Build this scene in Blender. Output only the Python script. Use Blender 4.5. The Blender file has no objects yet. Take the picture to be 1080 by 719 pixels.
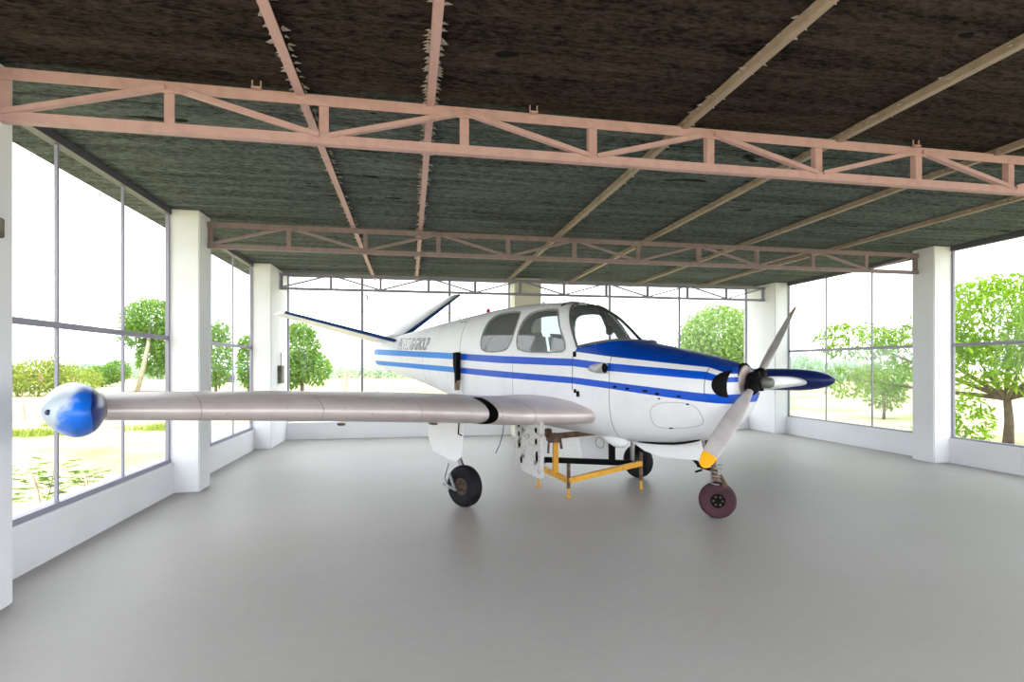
import bpy, bmesh, math, random
from mathutils import Vector, Matrix
random.seed(7)
PI = math.pi
S = bpy.context.scene
col = S.collection

# ------------------------------------------------------------------ camera, sky, exposure
FPX, TH = 575.0, math.radians(10.64)
cd = bpy.data.cameras.new('camera'); cam = bpy.data.objects.new('camera', cd); col.objects.link(cam)
cam.location = (0, 0, 1.5); cam.rotation_euler = (PI/2, 0, -TH)
cd.sensor_width = 36; cd.lens = FPX/1080*36; cd.shift_y = 26.5/1080; cd.clip_end = 600
S.camera = cam
S.view_settings.view_transform = 'Standard'; S.view_settings.look = 'None'
S.view_settings.gamma = 1; S.view_settings.use_curve_mapping = False
S.view_settings.exposure = 0.78
W = bpy.data.worlds.new('world'); S.world = W; W.use_nodes = True
bg = W.node_tree.nodes['Background']; bg.inputs[0].default_value = (0.93, 0.965, 1.0, 1); bg.inputs[1].default_value = 2.3
sd = bpy.data.lights.new('sun', 'SUN'); sun = bpy.data.objects.new('sun', sd); col.objects.link(sun)
sd.energy = 2.6; sd.angle = math.radians(6); sd.color = (1, .96, .86)
sun.rotation_euler = Vector((0.05, 0.42, -1.0)).to_track_quat('-Z', 'Y').to_euler()

# ------------------------------------------------------------------ helpers
def new_mat(name, base, rough=.6, metal=0, spec=.5):
    m = bpy.data.materials.new(name); m.use_nodes = True
    b = m.node_tree.nodes['Principled BSDF']
    b.inputs['Base Color'].default_value = (*base, 1); b.inputs['Roughness'].default_value = rough
    b.inputs['Metallic'].default_value = metal; b.inputs['Specular IOR Level'].default_value = spec
    return m
class NT:
    def __init__(s, m): s.t = m.node_tree; s.b = s.t.nodes['Principled BSDF']
    def n(s, typ, **k):
        x = s.t.nodes.new(typ)
        for a, v in k.items(): setattr(x, a, v)
        return x
    def l(s, a, b): s.t.links.new(a, b)
    def val(s, sock, v):
        if isinstance(v, (int, float)): sock.default_value = v
        elif isinstance(v, tuple): sock.default_value = v if len(v) == 4 or len(sock.default_value) == 3 else (*v, 1)
        else: s.l(v, sock)
    def math(s, op, a, b=0, c=0):
        x = s.n('ShaderNodeMath', operation=op)
        for i, v in enumerate((a, b, c)): s.val(x.inputs[i], v)
        return x.outputs[0]
    def mix(s, f, a, b):
        x = s.n('ShaderNodeMix', data_type='RGBA'); s.val(x.inputs[0], f); s.val(x.inputs[6], a); s.val(x.inputs[7], b); return x.outputs[2]
    def coord(s, scale=(1, 1, 1)):
        c = s.n('ShaderNodeTexCoord'); mp = s.n('ShaderNodeMapping'); mp.inputs['Scale'].default_value = scale
        s.l(c.outputs['Object'], mp.inputs[0]); return mp.outputs[0]
    def noise(s, scale, detail=4, rough=.55, sc=(1, 1, 1)):
        x = s.n('ShaderNodeTexNoise'); x.inputs['Scale'].default_value = scale; x.inputs['Detail'].default_value = detail
        x.inputs['Roughness'].default_value = rough; s.l(s.coord(sc), x.inputs['Vector']); return x.outputs[0]
    def ramp(s, f, lo, hi, a=0.0, b=1.0):
        x = s.n('ShaderNodeMapRange'); s.val(x.inputs[0], f)
        for i, v in zip((1, 2, 3, 4), (lo, hi, a, b)): x.inputs[i].default_value = v
        return x.outputs[0]
    def bump(s, h, st=.3, d=.01):
        x = s.n('ShaderNodeBump'); x.inputs['Strength'].default_value = st; x.inputs['Distance'].default_value = d
        s.l(h, x.inputs['Height']); s.l(x.outputs[0], s.b.inputs['Normal'])
    def base(s, c): s.l(c, s.b.inputs['Base Color'])
def dirty(name, a, b, lo=.45, hi=.7, scale=5, rough=.6, metal=0, sc=(1, 1, 1), bump=0, detail=5):
    m = new_mat(name, a, rough, metal); t = NT(m); n = t.noise(scale, detail, .6, sc)
    t.base(t.mix(t.ramp(n, lo, hi), (*a, 1), (*b, 1)))
    if bump: t.bump(n, bump, .01)
    return m
def glass(name, tint, haze, gloss=.08):
    m = bpy.data.materials.new(name); m.use_nodes = True; t = m.node_tree; t.nodes.clear()
    o = t.nodes.new('ShaderNodeOutputMaterial'); tr = t.nodes.new('ShaderNodeBsdfTransparent'); tr.inputs[0].default_value = (*tint, 1)
    df = t.nodes.new('ShaderNodeBsdfDiffuse'); df.inputs[0].default_value = (.8, .83, .82, 1)
    gl = t.nodes.new('ShaderNodeBsdfGlossy'); gl.inputs['Roughness'].default_value = .03
    a = t.nodes.new('ShaderNodeMixShader'); a.inputs[0].default_value = haze
    b = t.nodes.new('ShaderNodeMixShader'); b.inputs[0].default_value = gloss
    t.links.new(tr.outputs[0], a.inputs[1]); t.links.new(df.outputs[0], a.inputs[2])
    t.links.new(a.outputs[0], b.inputs[1]); t.links.new(gl.outputs[0], b.inputs[2]); t.links.new(b.outputs[0], o.inputs[0])
    return m

def obj(name, bm, mat, parent=None, smooth=False, kind=None, label=None):
    me = bpy.data.meshes.new(name)
    bmesh.ops.recalc_face_normals(bm, faces=bm.faces) if smooth != 'raw' else None
    bm.to_mesh(me); bm.free()
    for m in (mat if isinstance(mat, (list, tuple)) else [mat]): me.materials.append(m)
    if smooth:
        for p in me.polygons: p.use_smooth = True
    o = bpy.data.objects.new(name, me); col.objects.link(o)
    if parent: o.parent = parent
    if kind: o['kind'] = kind
    if label: o['label'] = label
    return o
def sharp(o, ang=35):
    me = o.data
    for p in me.polygons: p.use_smooth = True
    b = bmesh.new(); b.from_mesh(me)
    for e in b.edges:
        if len(e.link_faces) == 2 and e.calc_face_angle(0) > math.radians(ang): e.smooth = False
    b.to_mesh(me); b.free(); return o
def tag(o, label, cat, group=None, kind=None):
    o['label'] = label; o['category'] = cat
    if group: o['group'] = group
    if kind: o['kind'] = kind
    return o
def thing(name, label, cat, loc=(0, 0, 0), rz=0, group=None):
    o = bpy.data.objects.new(name, None); col.objects.link(o); o.location = loc; o.rotation_euler = (0, 0, rz)
    o.empty_display_size = .1
    return tag(o, label, cat, group)
def NB(): return bmesh.new()
def box(bm, a, b, bev=0):
    c = [(x, y, z) for x in (a[0], b[0]) for y in (a[1], b[1]) for z in (a[2], b[2])]
    v = [bm.verts.new(p) for p in c]
    fs = [bm.faces.new([v[i] for i in f]) for f in ((0, 1, 3, 2), (4, 6, 7, 5), (0, 4, 5, 1), (2, 3, 7, 6), (0, 2, 6, 4), (1, 5, 7, 3))]
    if bev:
        es = list({e for f in fs for e in f.edges}); bmesh.ops.bevel(bm, geom=es, offset=bev, segments=2, affect='EDGES')
    return bm
def beam(bm, p, q, w, h, up=(0, 0, 1)):
    p, q = Vector(p), Vector(q); d = (q-p).normalized(); u = Vector(up)
    s = d.cross(u)
    if s.length < 1e-4: s = d.cross(Vector((1, 0, 0)))
    s.normalize(); t = s.cross(d)
    vs = [bm.verts.new(e + s*(w/2*i) + t*(h/2*j)) for e in (p, q) for i, j in ((-1, -1), (1, -1), (1, 1), (-1, 1))]
    for f in ((0, 3, 2, 1), (4, 5, 6, 7), (0, 1, 5, 4), (1, 2, 6, 5), (2, 3, 7, 6), (3, 0, 4, 7)): bm.faces.new([vs[i] for i in f])
    return bm
def angle_iron(bm, p, q, w, t=.008, up=(0, 0, 1), flip=1, top=1):
    # an L section: a vertical leg and a horizontal leg
    p, q = Vector(p), Vector(q); d = (q-p).normalized(); u = Vector(up); s = d.cross(u).normalized(); v = s.cross(d)
    beam(bm, p + v*0, q + v*0, t, w, up)
    o = s*(w/2*flip) + v*(w/2*top)
    beam(bm, p+o, q+o, w, t, up); return bm
def tube(bm, pts, rad, n=8, closed=False, cap=True):
    pts = [Vector(p) for p in pts]; k = len(pts)
    R = rad if isinstance(rad, (list, tuple)) else [rad]*k
    rings = []; prev = None
    for i, p in enumerate(pts):
        a = pts[(i-1) % k] if (closed or i > 0) else p; b = pts[(i+1) % k] if (closed or i < k-1) else p
        d = (b-a).normalized()
        if prev is None:
            s = d.cross(Vector((0, 0, 1)))
            if s.length < .05: s = d.cross(Vector((1, 0, 0)))
        else: s = prev - d*prev.dot(d)
        s.normalize(); prev = s; t = d.cross(s)
        rings.append([bm.verts.new(p + (s*math.cos(2*PI*j/n) + t*math.sin(2*PI*j/n))*R[i]) for j in range(n)])
    for i in range(k if closed else k-1):
        A, B = rings[i], rings[(i+1) % k]
        for j in range(n): bm.faces.new((A[j], A[(j+1) % n], B[(j+1) % n], B[j]))
    if cap and not closed: bm.faces.new(rings[0][::-1]); bm.faces.new(rings[-1])
    return bm
def lathe(bm, prof, c, ax, n=32, cap=True):
    # prof: (distance along axis, radius)
    c = Vector(c); ax = Vector(ax).normalized(); s = ax.cross(Vector((0, 0, 1)))
    if s.length < .05: s = ax.cross(Vector((1, 0, 0)))
    s.normalize(); t = ax.cross(s); rings = []
    for d, r in prof:
        if r < 1e-5: rings.append([bm.verts.new(c+ax*d)])
        else: rings.append([bm.verts.new(c+ax*d+(s*math.cos(2*PI*j/n)+t*math.sin(2*PI*j/n))*r) for j in range(n)])
    for A, B in zip(rings, rings[1:]):
        for j in range(n):
            if len(A) == 1 and len(B) == 1: continue
            if len(A) == 1: bm.faces.new((A[0], B[(j+1) % n], B[j]))
            elif len(B) == 1: bm.faces.new((A[j], A[(j+1) % n], B[0]))
            else: bm.faces.new((A[j], A[(j+1) % n], B[(j+1) % n], B[j]))
    if cap:
        if len(rings[0]) > 1: bm.faces.new(rings[0][::-1])
        if len(rings[-1]) > 1: bm.faces.new(rings[-1])
    return bm
def plate(bm, pts, th):
    # a plate of real thickness: outline pts (3-D, planar) extruded along its normal
    pts = [Vector(p) for p in pts]; n = (pts[1]-pts[0]).cross(pts[2]-pts[1]).normalized()*th/2
    A = [bm.verts.new(p-n) for p in pts]; B = [bm.verts.new(p+n) for p in pts]; k = len(pts)
    bm.faces.new(A[::-1]); bm.faces.new(B)
    for i in range(k): bm.faces.new((A[i], A[(i+1) % k], B[(i+1) % k], B[i]))
    return bm

# ------------------------------------------------------------------ materials
M = {}
M['wall'] = dirty('white_plaster', (.82, .83, .86), (.74, .75, .77), .5, .85, 1.2, .7, bump=.05)
M['cream'] = dirty('cream_plaster', (.74, .72, .58), (.66, .64, .52), .5, .8, 2, .7)
M['pink'] = dirty('pink_primer_paint', (.54, .335, .32), (.44, .26, .25), .45, .75, 9, .55, bump=.05)
M['pink_in_shade'] = dirty('shade_toned_pink_paint', (.27, .19, .195), (.18, .135, .14), .45, .75, 9, .55)  # the trusses' pink paint with shade put into the colour
M['tan'] = dirty('tan_paint', (.34, .26, .20), (.22, .17, .13), .45, .75, 9, .55)
M['frame'] = new_mat('grey_violet_window_metal', (.30, .29, .37), .5, .1)
M['frame_dark'] = new_mat('dark_grey_metal', (.10, .10, .13), .5, .3)
M['foil'] = new_mat('torn_foil', (.62, .56, .52), .5)
M['clear'] = glass('clear_window_glass', (.97, .98, .98), .012, .012)
M['hazy'] = glass('dusty_window_glass', (.93, .97, .95), .12, .04)
M['canopy'] = glass('crazed_acrylic', (.62, .68, .69), .13, .10)
M['screen'] = glass('windshield_acrylic', (.80, .84, .84), .10, .10)
M['rubber'] = dirty('black_rubber', (.006, .006, .008), (.016, .016, .019), .4, .7, 12, .7)
M['rubber'].node_tree.nodes['Principled BSDF'].inputs['Specular IOR Level'].default_value = .2
M['red_rubber'] = dirty('dusty_maroon_rubber', (.075, .030, .038), (.035, .024, .03), .4, .7, 14, .8)
M['red_rubber'].node_tree.nodes['Principled BSDF'].inputs['Specular IOR Level'].default_value = .2
M['black'] = new_mat('black', (.004, .004, .004), .7, 0, .12)
M['steel'] = new_mat('grey_steel', (.35, .35, .36), .4, .8)
M['rust'] = dirty('rusty_steel', (.10, .055, .035), (.22, .13, .08), .4, .7, 14, .8, bump=.2)
M['dark_rust'] = dirty('dark_brown_hub', (.035, .022, .016), (.12, .08, .06), .45, .7, 20, .7)
M['yellow'] = dirty('yellow_paint', (.72, .36, .02), (.40, .20, .03), .5, .78, 9, .5)
M['orange'] = new_mat('orange_yellow_paint', (.90, .42, .01), .45)
M['white_paint'] = dirty('aged_white_paint', (.80, .80, .82), (.66, .66, .68), .55, .8, 3, .4)
M['dirty_white'] = dirty('grimy_white_panel', (.60, .59, .58), (.10, .09, .09), .56, .70, 11, .6)
M['backplate'] = dirty('pinkish_bare_metal', (.50, .42, .40), (.36, .28, .26), .4, .7, 8, .45, .4)
M['hub_grey'] = new_mat('olive_grey_hub', (.16, .17, .15), .45, .4)
M['red'] = new_mat('red_lens', (.55, .02, .06), .3)
M['seat'] = dirty('grey_blue_seat_cloth', (.13, .15, .17), (.2, .22, .24), .4, .7, 6, .9)
M['dark_blue'] = new_mat('dark_blue_paint', (.006, .018, .14), .35)
M['navy'] = new_mat('navy_lettering', (.02, .03, .09), .5)
M['wire'] = new_mat('blue_cable', (.02, .10, .22), .5)
M['bark'] = dirty('brown_bark', (.10, .07, .05), (.17, .13, .10), .4, .7, 10, .9, bump=.3)
M['pale_bark'] = dirty('pale_bark', (.42, .38, .28), (.30, .26, .2), .4, .7, 8, .9)
def leafmat(name, a, b):
    m = new_mat(name, a, .8, 0, .1); t = NT(m); n = t.noise(1.3, 3)
    i = t.n('ShaderNodeNewGeometry'); r = t.math('ADD', t.math('MULTIPLY', i.outputs['Random Per Island'], .6), t.math('MULTIPLY', n, .4))
    t.base(t.mix(t.ramp(r, .1, .85), (*a, 1), (*b, 1)))
    t.b.inputs['Subsurface Weight'].default_value = 0
    tr = t.n('ShaderNodeBsdfTranslucent'); tr.inputs[0].default_value = (min(1, b[0]*1.3), min(1, b[1]*1.3), b[2]*.7, 1)
    ms = t.n('ShaderNodeMixShader'); ms.inputs[0].default_value = .3
    out = [x for x in t.t.nodes if x.type == 'OUTPUT_MATERIAL'][0]
    t.l(t.b.outputs[0], ms.inputs[1]); t.l(tr.outputs[0], ms.inputs[2]); t.l(ms.outputs[0], out.inputs[0]); return m
M['leaf'] = leafmat('mango_leaf', (.018, .06, .008), (.26, .44, .03))
M['leaf_mid'] = leafmat('mid_green_leaf', (.04, .11, .02), (.22, .38, .07))
M['leaf_pale'] = leafmat('pale_green_leaf', (.10, .20, .05), (.30, .44, .14))
M['leaf_yellow'] = leafmat('yellow_green_leaf', (.14, .22, .03), (.34, .40, .09))
M['leaf_haze'] = leafmat('haze_tinted_leaf', (.28, .40, .36), (.42, .54, .46))  # distance haze put into the leaf colour
M['dry'] = new_mat('dry_stalks', (.42, .32, .26), .9)

# ceiling boards: dim front and green bounce light further back put into the colour
m = new_mat('ribbed_ceiling_board', (.07, .06, .05), .9, 0, .08); t = NT(m)
c = t.n('ShaderNodeTexCoord'); sp = t.n('ShaderNodeSeparateXYZ'); t.l(c.outputs['Object'], sp.inputs[0])
f1 = t.noise(1.0, 7, .8, (16, 46, 1)); f2 = t.noise(1.0, 4, .6, (.5, 9, 1)); f3 = t.noise(.6, 2, .5)
fs = t.math('ADD', t.math('MULTIPLY', f1, .72), t.math('MULTIPLY', f2, .28))
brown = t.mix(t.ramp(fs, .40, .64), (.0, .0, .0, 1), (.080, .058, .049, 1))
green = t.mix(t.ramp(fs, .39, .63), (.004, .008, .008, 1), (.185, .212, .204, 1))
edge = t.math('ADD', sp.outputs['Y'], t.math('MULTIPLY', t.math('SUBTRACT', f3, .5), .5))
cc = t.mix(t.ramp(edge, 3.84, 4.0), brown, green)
stamp = t.math('MULTIPLY', t.math('GREATER_THAN', t.noise(1, 1, .5, (2.2, 6.5, 1)), .735), t.ramp(f1, .35, .5))
cc = t.mix(stamp, cc, (.006, .006, .006, 1))
seam = t.math('LESS_THAN', t.math('ABSOLUTE', t.math('SUBTRACT', t.math('FRACT', t.math('MULTIPLY', sp.outputs['Y'], .82)), .5)), .004)
cc = t.mix(t.math('MULTIPLY', seam, .8), cc, (.008, .008, .006, 1))
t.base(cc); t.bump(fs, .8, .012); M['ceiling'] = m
# smooth concrete floor
m = new_mat('smooth_concrete', (.3, .3, .3), .5, 0, .35); t = NT(m)
n1 = t.noise(.45, 4, .5); n2 = t.noise(14, 4, .6)
cc = t.mix(t.ramp(n1, .35, .68), (.33, .313, .296, 1), (.365, .353, .342, 1)); cc = t.mix(t.ramp(n2, .3, .8, 0, .12), cc, (.2, .18, .16, 1))
t.base(cc); M['floor'] = m
# outdoor soil
m = new_mat('pale_dry_soil', (.6, .55, .4), .95, 0, .1); t = NT(m)
n1 = t.noise(.22, 5, .6); n2 = t.noise(1.7, 5, .6)
cc = t.mix(t.ramp(n2, .35, .7), (.52, .45, .29, 1), (.42, .38, .22, 1)); cc = t.mix(t.ramp(n1, .52, .66), cc, (.24, .34, .10, 1))
t.base(cc); t.bump(n2, .3, .05); M['soil'] = m
# wing skin
m = new_mat('bare_aluminium_skin', (.66, .58, .58), .38, .25); t = NT(m)
n1 = t.noise(2.2, 4, .6, (1, 1, 2)); n2 = t.noise(22, 3, .6)
cc = t.mix(t.ramp(n1, .35, .7), (.70, .64, .65, 1), (.58, .50, .50, 1)); cc = t.mix(t.ramp(n2, .66, .76, 0, .7), cc, (.22, .20, .19, 1))
c = t.n('ShaderNodeTexCoord'); sp = t.n('ShaderNodeSeparateXYZ'); t.l(c.outputs['Object'], sp.inputs[0])
for r in (1.42, 2.35, 3.25, 4.1, 1.05):
    k = t.math('LESS_THAN', t.math('ABSOLUTE', t.math('SUBTRACT', t.math('ABSOLUTE', sp.outputs['Y']), r)), .004)
    cc = t.mix(t.math('MULTIPLY', k, .45), cc, (.15, .13, .13, 1))
t.base(cc); t.bump(n1, .15, .02); M['wing'] = m
M['silver_wing'] = dirty('silver_painted_skin', (.80, .80, .80), (.62, .62, .62), .4, .75, 2, .35, .15)

# ------------------------------------------------------------------ the building
XL, XR, YB, H = -2.74, 8.24, 11.75, 3.36
SILL, RAIL = .36, 1.83
g = NB(); bmesh.ops.create_grid(g, x_segments=2, y_segments=2, size=150)
for v in g.verts: v.co.z = -.16; v.co.y += 60
obj('ground', g, M['soil'], kind='structure')
obj('floor', box(NB(), (XL-.22, -2.6, -.18), (XR+.22, YB+.2, 0)), M['floor'], kind='structure')
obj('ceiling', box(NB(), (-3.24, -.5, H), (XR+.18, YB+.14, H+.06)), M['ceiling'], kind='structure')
def low_wall(name, segs):
    b = NB()
    for a, c in segs: box(b, a, c)
    return obj(name, b, M['wall'], kind='structure')
low_wall('wall_left', [((XL-.2, y0, 0), (XL, y1, SILL)) for y0, y1 in ((-.2, 3.55), (3.97, 7.07), (7.43, 10.5))] +
         [((XL-.2, y0, SILL), (XL-.05, y1, SILL+.03)) for y0, y1 in ((-.2, 3.55), (3.97, 7.07), (7.43, 10.5))])
low_wall('wall_right', [((XR, y0, 0), (XR+.2, y1, SILL+.02)) for y0, y1 in ((-.2, 3.55), (3.97, 7.07), (7.45, 10.8))])
low_wall('wall_back', [((-2.46, YB, 0), (7.96, YB+.2, SILL-.02))])

def column(a, b, mat, label, cap=True):
    r = thing('column', label, 'column', ((a[0]+b[0])/2, (a[1]+b[1])/2, 0), 0, None)
    x, y = (b[0]-a[0])/2, (b[1]-a[1])/2
    obj('shaft', box(NB(), (-x, -y, 0), (x, y, H-.002), .012), mat, r); return r
column((XL-.09, 3.55), (-2.46, 3.97), M['wall'], 'white square column at the far left edge under the front truss end')
column((XL-.09, 7.07), (-2.46, 7.43), M['wall'], 'white square column on the left between the two glazed bays')
column((XL-.09, 10.5), (-2.46, YB+.2), M['wall'], 'white corner column at the rear left behind the tail fin tip')
column((2.17, 11.22), (2.74, YB+.2), M['cream'], 'cream column in the middle of the back wall above the cabin roof')
column((7.96, 10.8), (XR+.09, YB+.2), M['wall'], 'white corner column at the rear right behind the propeller')
column((7.96, 7.07), (XR+.09, 7.45), M['wall'], 'white square column on the right between the two glazed bays')
column((7.96, 3.45), (XR+.09, 3.85), M['wall'], 'white square column at the right end of the front truss')

win_i = [0]
def window(p0, p1, nvert, rails, panes_haze, t=.022, z0=SILL+.02, head=.07, inward=(1, 0, 0)):
    """p0-p1 the run on plan, nvert positions (0..1), frame children and panes"""
    win_i[0] += 1
    p0, p1 = Vector((*p0, 0)), Vector((*p1, 0)); d = p1-p0; L = d.length; u = d/L; z1 = H-.004
    w = bpy.data.objects.new('window_%d' % win_i[0], None); col.objects.link(w); w['kind'] = 'structure'
    w.location = p0; w.rotation_euler = (0, 0, math.atan2(u.y, u.x))
    b = NB()
    obj('head_beam', box(NB(), (0, -.04, z1-head), (L, .04, z1)), M['frame_dark'] if head > .05 else M['frame'], w); box(b, (0, -.03, z0-.02), (L, .03, z0+.025))
    box(b, (0, -.02, z0), (.03, .02, z1)); box(b, (L-.03, -.02, z0), (L, .02, z1))
    obj('window_frame', b, M['frame'], w)
    xs = [0]+[n*L for n in nvert]+[L]
    for x in xs[1:-1]: obj('mullion', box(NB(), (x-t/2, -.012, z0), (x+t/2, .012, z1-head)), M['frame'], w)
    for zr, tr in rails: obj('transom', box(NB(), (.02, -.013, zr-tr/2), (L-.02, .013, zr+tr/2)), M['frame'], w)
    zs = [z0+.02]+[r[0] for r in rails]+[z1-head]
    for i in range(len(xs)-1):
        for j in range(len(zs)-1):
            hz = panes_haze[j] if isinstance(panes_haze, (list, tuple)) else panes_haze
            obj('pane', box(NB(), (xs[i]+.005, -.003, zs[j]), (xs[i+1]-.005, .003, zs[j+1])), M['hazy'] if hz else M['clear'], w)
    return w
th = (1/3, 2/3)
window((XL-.06, -.2), (XL-.06, 3.55), th, [(RAIL, .05)], 0)
window((XL-.06, 3.97), (XL-.06, 7.07), th, [(RAIL, .05)], 0)
window((XL-.06, 7.43), (XL-.06, 10.5), th, [(RAIL, .05)], 0)
window((XR+.06, 3.85), (XR+.06, 7.07), th, [(RAIL, .05)], 0)
window((XR+.06, 7.45), (XR+.06, 10.8), th, [(RAIL, .05)], (1, 0))
window((-2.46, YB+.1), (2.17, YB+.1), ((-.98+2.46)/4.63, (.85+2.46)/4.63), [], 0, .05, head=.02)
window((2.74, YB+.1), (7.96, YB+.1), ((4.5-2.74)/5.22, (6.22-2.74)/5.22), [], 0, .05, head=.02)

# trusses
def truss(Y, mat, label, x0=-2.46, x1=7.96, top=H-.045, depth=.325, w=.07, lift=0):
    r = thing('roof_truss', label, 'roof truss', (x0, Y, 0), 0, 'roof trusses carrying the ceiling')
    L = x1-x0; n = 11; s = L/n; zt, zb = top-w/2, top-depth+w/2
    obj('top_chord', angle_iron(NB(), (0, 0, zt), (L, 0, zt), w, flip=-1), mat, r)
    obj('bottom_chord', angle_iron(NB(), (0, 0, zb), (L, 0, zb), w*.8, flip=-1, top=-1), mat, r)
    for i in range(n+1):
        x = min(max(i*s, .035), L-.035)
        b = NB(); beam(b, (x, .012, zb), (x, .012, zt), w*.85, .008, (0, 1, 0)); beam(b, (x-w*.4, .035, zb), (x-w*.4, .035, zt), .008, w*.7, (0, 1, 0))
        obj('post', b, mat, r)
    for i in range(n):
        a, c = ((i*s+.03, zb+.02), ((i+1)*s-.02, zt)) if i % 2 == 0 else ((i*s+.02, zt), ((i+1)*s-.03, zb+.02))
        b = NB(); beam(b, (a[0], -.012, a[1]), (c[0], -.012, c[1]), .009, w*.62, (0, 1, 0)) if False else beam(b, (a[0], -.014, a[1]), (c[0], -.014, c[1]), .009, w*.45)
        beam(b, (a[0], .008, a[1]-.012), (c[0], .008, c[1]-.012), w*.5, .007)
        obj('brace', b, mat, r)
    return r
truss(3.83, M['pink'], 'pink steel lattice roof truss spanning the hall nearest the camera')
truss(7.33, M['pink_in_shade'], 'shade-toned pink steel roof truss in the middle of the hall between the side columns', w=.062, top=3.285)
truss(11.15, M['frame'], 'dark lattice roof truss seen against the sky at the back wall', w=.055, top=3.30)  # pink like the others; its backlit shade comes from the window metal colour

# purlins
def purlin(x, mat, label, y0=-.45, y1=YB, w=.05, scraps=60, bow=0):
    r = thing('roof_purlin', label, 'purlin', (x, y0, H), 0, 'purlins running front to back under the ceiling')
    L = y1-y0
    b = NB(); angle_iron(b, (0, 0, -.03), (0, L, -.03), w, .008, top=-1, flip=1)
    obj('channel', b, mat, r)
    if scraps:
        b = NB()
        for i in range(scraps):
            y = random.uniform(2.0, L) if random.random() < .8 else random.uniform(3.5, 5); s = random.choice((-1, 1)); l = random.uniform(.01, .05)
            xx = -.004 if s < 0 else w; z = -.012-random.random()*.03; dy = random.uniform(.008, .03)
            v = [b.verts.new(p) for p in ((xx, y, z), (xx, y+dy, z), (xx+s*l, y+dy*random.random(), z-.01*random.random()), (xx+s*l*.3, y-dy*.4, z+.004))]
            b.faces.new(v)
        bmesh.ops.solidify(b, geom=b.faces[:], thickness=.002)
        obj('torn_lining', b, M['foil'], r, kind='stuff', label='pale torn scraps of ceiling lining')
    return r
purlin(-.74, M['pink'], 'pink ceiling purlin, leftmost of those running front to back', scraps=260, w=.055)
purlin(.12, M['pink'], 'pink ceiling purlin with torn white scraps, second from the left', scraps=330)
purlin(2.03, M['tan'], 'tan ceiling purlin passing above the aircraft cabin, third from the left', scraps=260)
purlin(3.37, M['tan'], 'tan ceiling purlin crossing the upper right of the photo', scraps=240)
purlin(4.92, M['tan'], 'tan ceiling purlin second from the right side wall', scraps=120)
purlin(6.48, M['tan'], 'tan ceiling purlin nearest the right side wall', scraps=80)
# small clips above the first truss
for x, lab in ((-.98, 'small pink clip on the front truss left of the leftmost purlin'), (.87, 'small pink clip on the front truss right of the torn second purlin'), (4.1, 'small pink clip on the front truss at upper right beside the last tan purlin')):
    b = NB(); box(b, (-.03, -.02, -.055), (.03, .02, -.045)); box(b, (-.03, -.004, -.055), (-.022, .004, 0)); box(b, (.022, -.004, -.055), (.03, .004, 0))
    o = obj('ceiling_clip', b, M['pink']); o.location = (x, 3.80, H); tag(o, lab, 'clip', 'clips on top of the front truss')

# thin wire frame hanging at the back
r = thing('suspended_frame', 'thin dark wire frame hanging below the back truss left of the tail', 'wire frame', (-2.2, 11.45, 0))
obj('wire', tube(NB(), [(0, 0, 2.62), (3.6, 0, 2.60)], .008, 6), M['frame_dark'], r)
for x in (.05, .75, 1.9, 2.45, 3.5): obj('hanger', tube(NB(), [(x-(.12 if x < .1 else 0), 0, H-.02), (x, 0, 2.62)], .006, 6), M['frame_dark'], r)
for i, (x, z, lab) in enumerate(((3.06, 2.95, 'short wire hanging just right of the cream column'), (3.45, 2.72, 'thin wire above the windshield, left one of a close pair'), (3.52, 2.75, 'thin wire above the windshield, right one of a close pair'), (4.05, 2.68, 'thin wire ending in a short hook right of the close pair'), (5.55, 2.7, 'lone thin wire hanging left of the round tree'))):
    dx = .03 if i % 2 else -.02
    b = tube(NB(), [(0, 0, H-.01-z), (dx, 0, (H-z)/2), (0, 0, 0)], .006, 6)
    if i == 3: tube(b, [(0, 0, 0), (.22, 0, -.0)], .005, 6)
    o = obj('loose_cable', b, M['frame_dark']); o.location = (x, 11.45, z)
    tag(o, lab, 'wire', 'loose wires hanging at the back')
o = obj('red_tag', tube(NB(), [(0, 0, .12), (.03, 0, .06), (.035, 0, -.02)], [.008, .02, .012], 6), M['red']); o.location = (-.88, 11.45, 2.86)
o.data.materials[0] = new_mat('faded_pink_ribbon', (.75, .25, .3), .8)
tag(o, 'small pink ribbon hanging on the back window mullion', 'ribbon')
# electric boxes
def switch_box(loc, size, label, rz=0):
    r = thing('electric_box', label, 'electric box', loc, rz)
    x, y, z = size
    obj('housing', box(NB(), (-x, -y, 0), (x, 0, z), .006), dirty('grimy_grey_box', (.22, .21, .17), (.10, .09, .07), .4, .6, 12, .7), r)
    obj('conduit', tube(NB(), [(0, -y/2, z), (0, -y/2, z+.25)], .012, 8), M['steel'], r)
switch_box((-2.46, 11.1, 1.17), (.11, .07, .34), 'grimy grey electric box on the rear left corner column', PI/2)
switch_box((-2.46, 3.80, 2.28), (.05, .03, .12), 'small grey box on the column at the far left edge', PI/2)
b = NB()
for k in range(9):
    a = random.uniform(0, 2*PI); c = Vector((random.uniform(-.1, .14), random.uniform(-.03, .03), .008+.012*k*.4)); l = random.uniform(.04, .09)
    d = Vector((math.cos(a), math.sin(a)*.5, .25)); s = Vector((-d.y, d.x, .1)).normalized()*.018
    b.faces.new([b.verts.new(c-d*l*.6), b.verts.new(c+s), b.verts.new(c+d*l*.6), b.verts.new(c-s)])
bmesh.ops.solidify(b, geom=b.faces[:], thickness=.003)
o = obj('dry_leaf_litter', b, new_mat('dry_yellow_leaf', (.45, .38, .12), .8)); o.location = (XR+.03, 10.55, SILL+.03)
tag(o, 'small heap of dry yellow leaves on the right sill beside the rear column', 'leaves')

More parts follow.
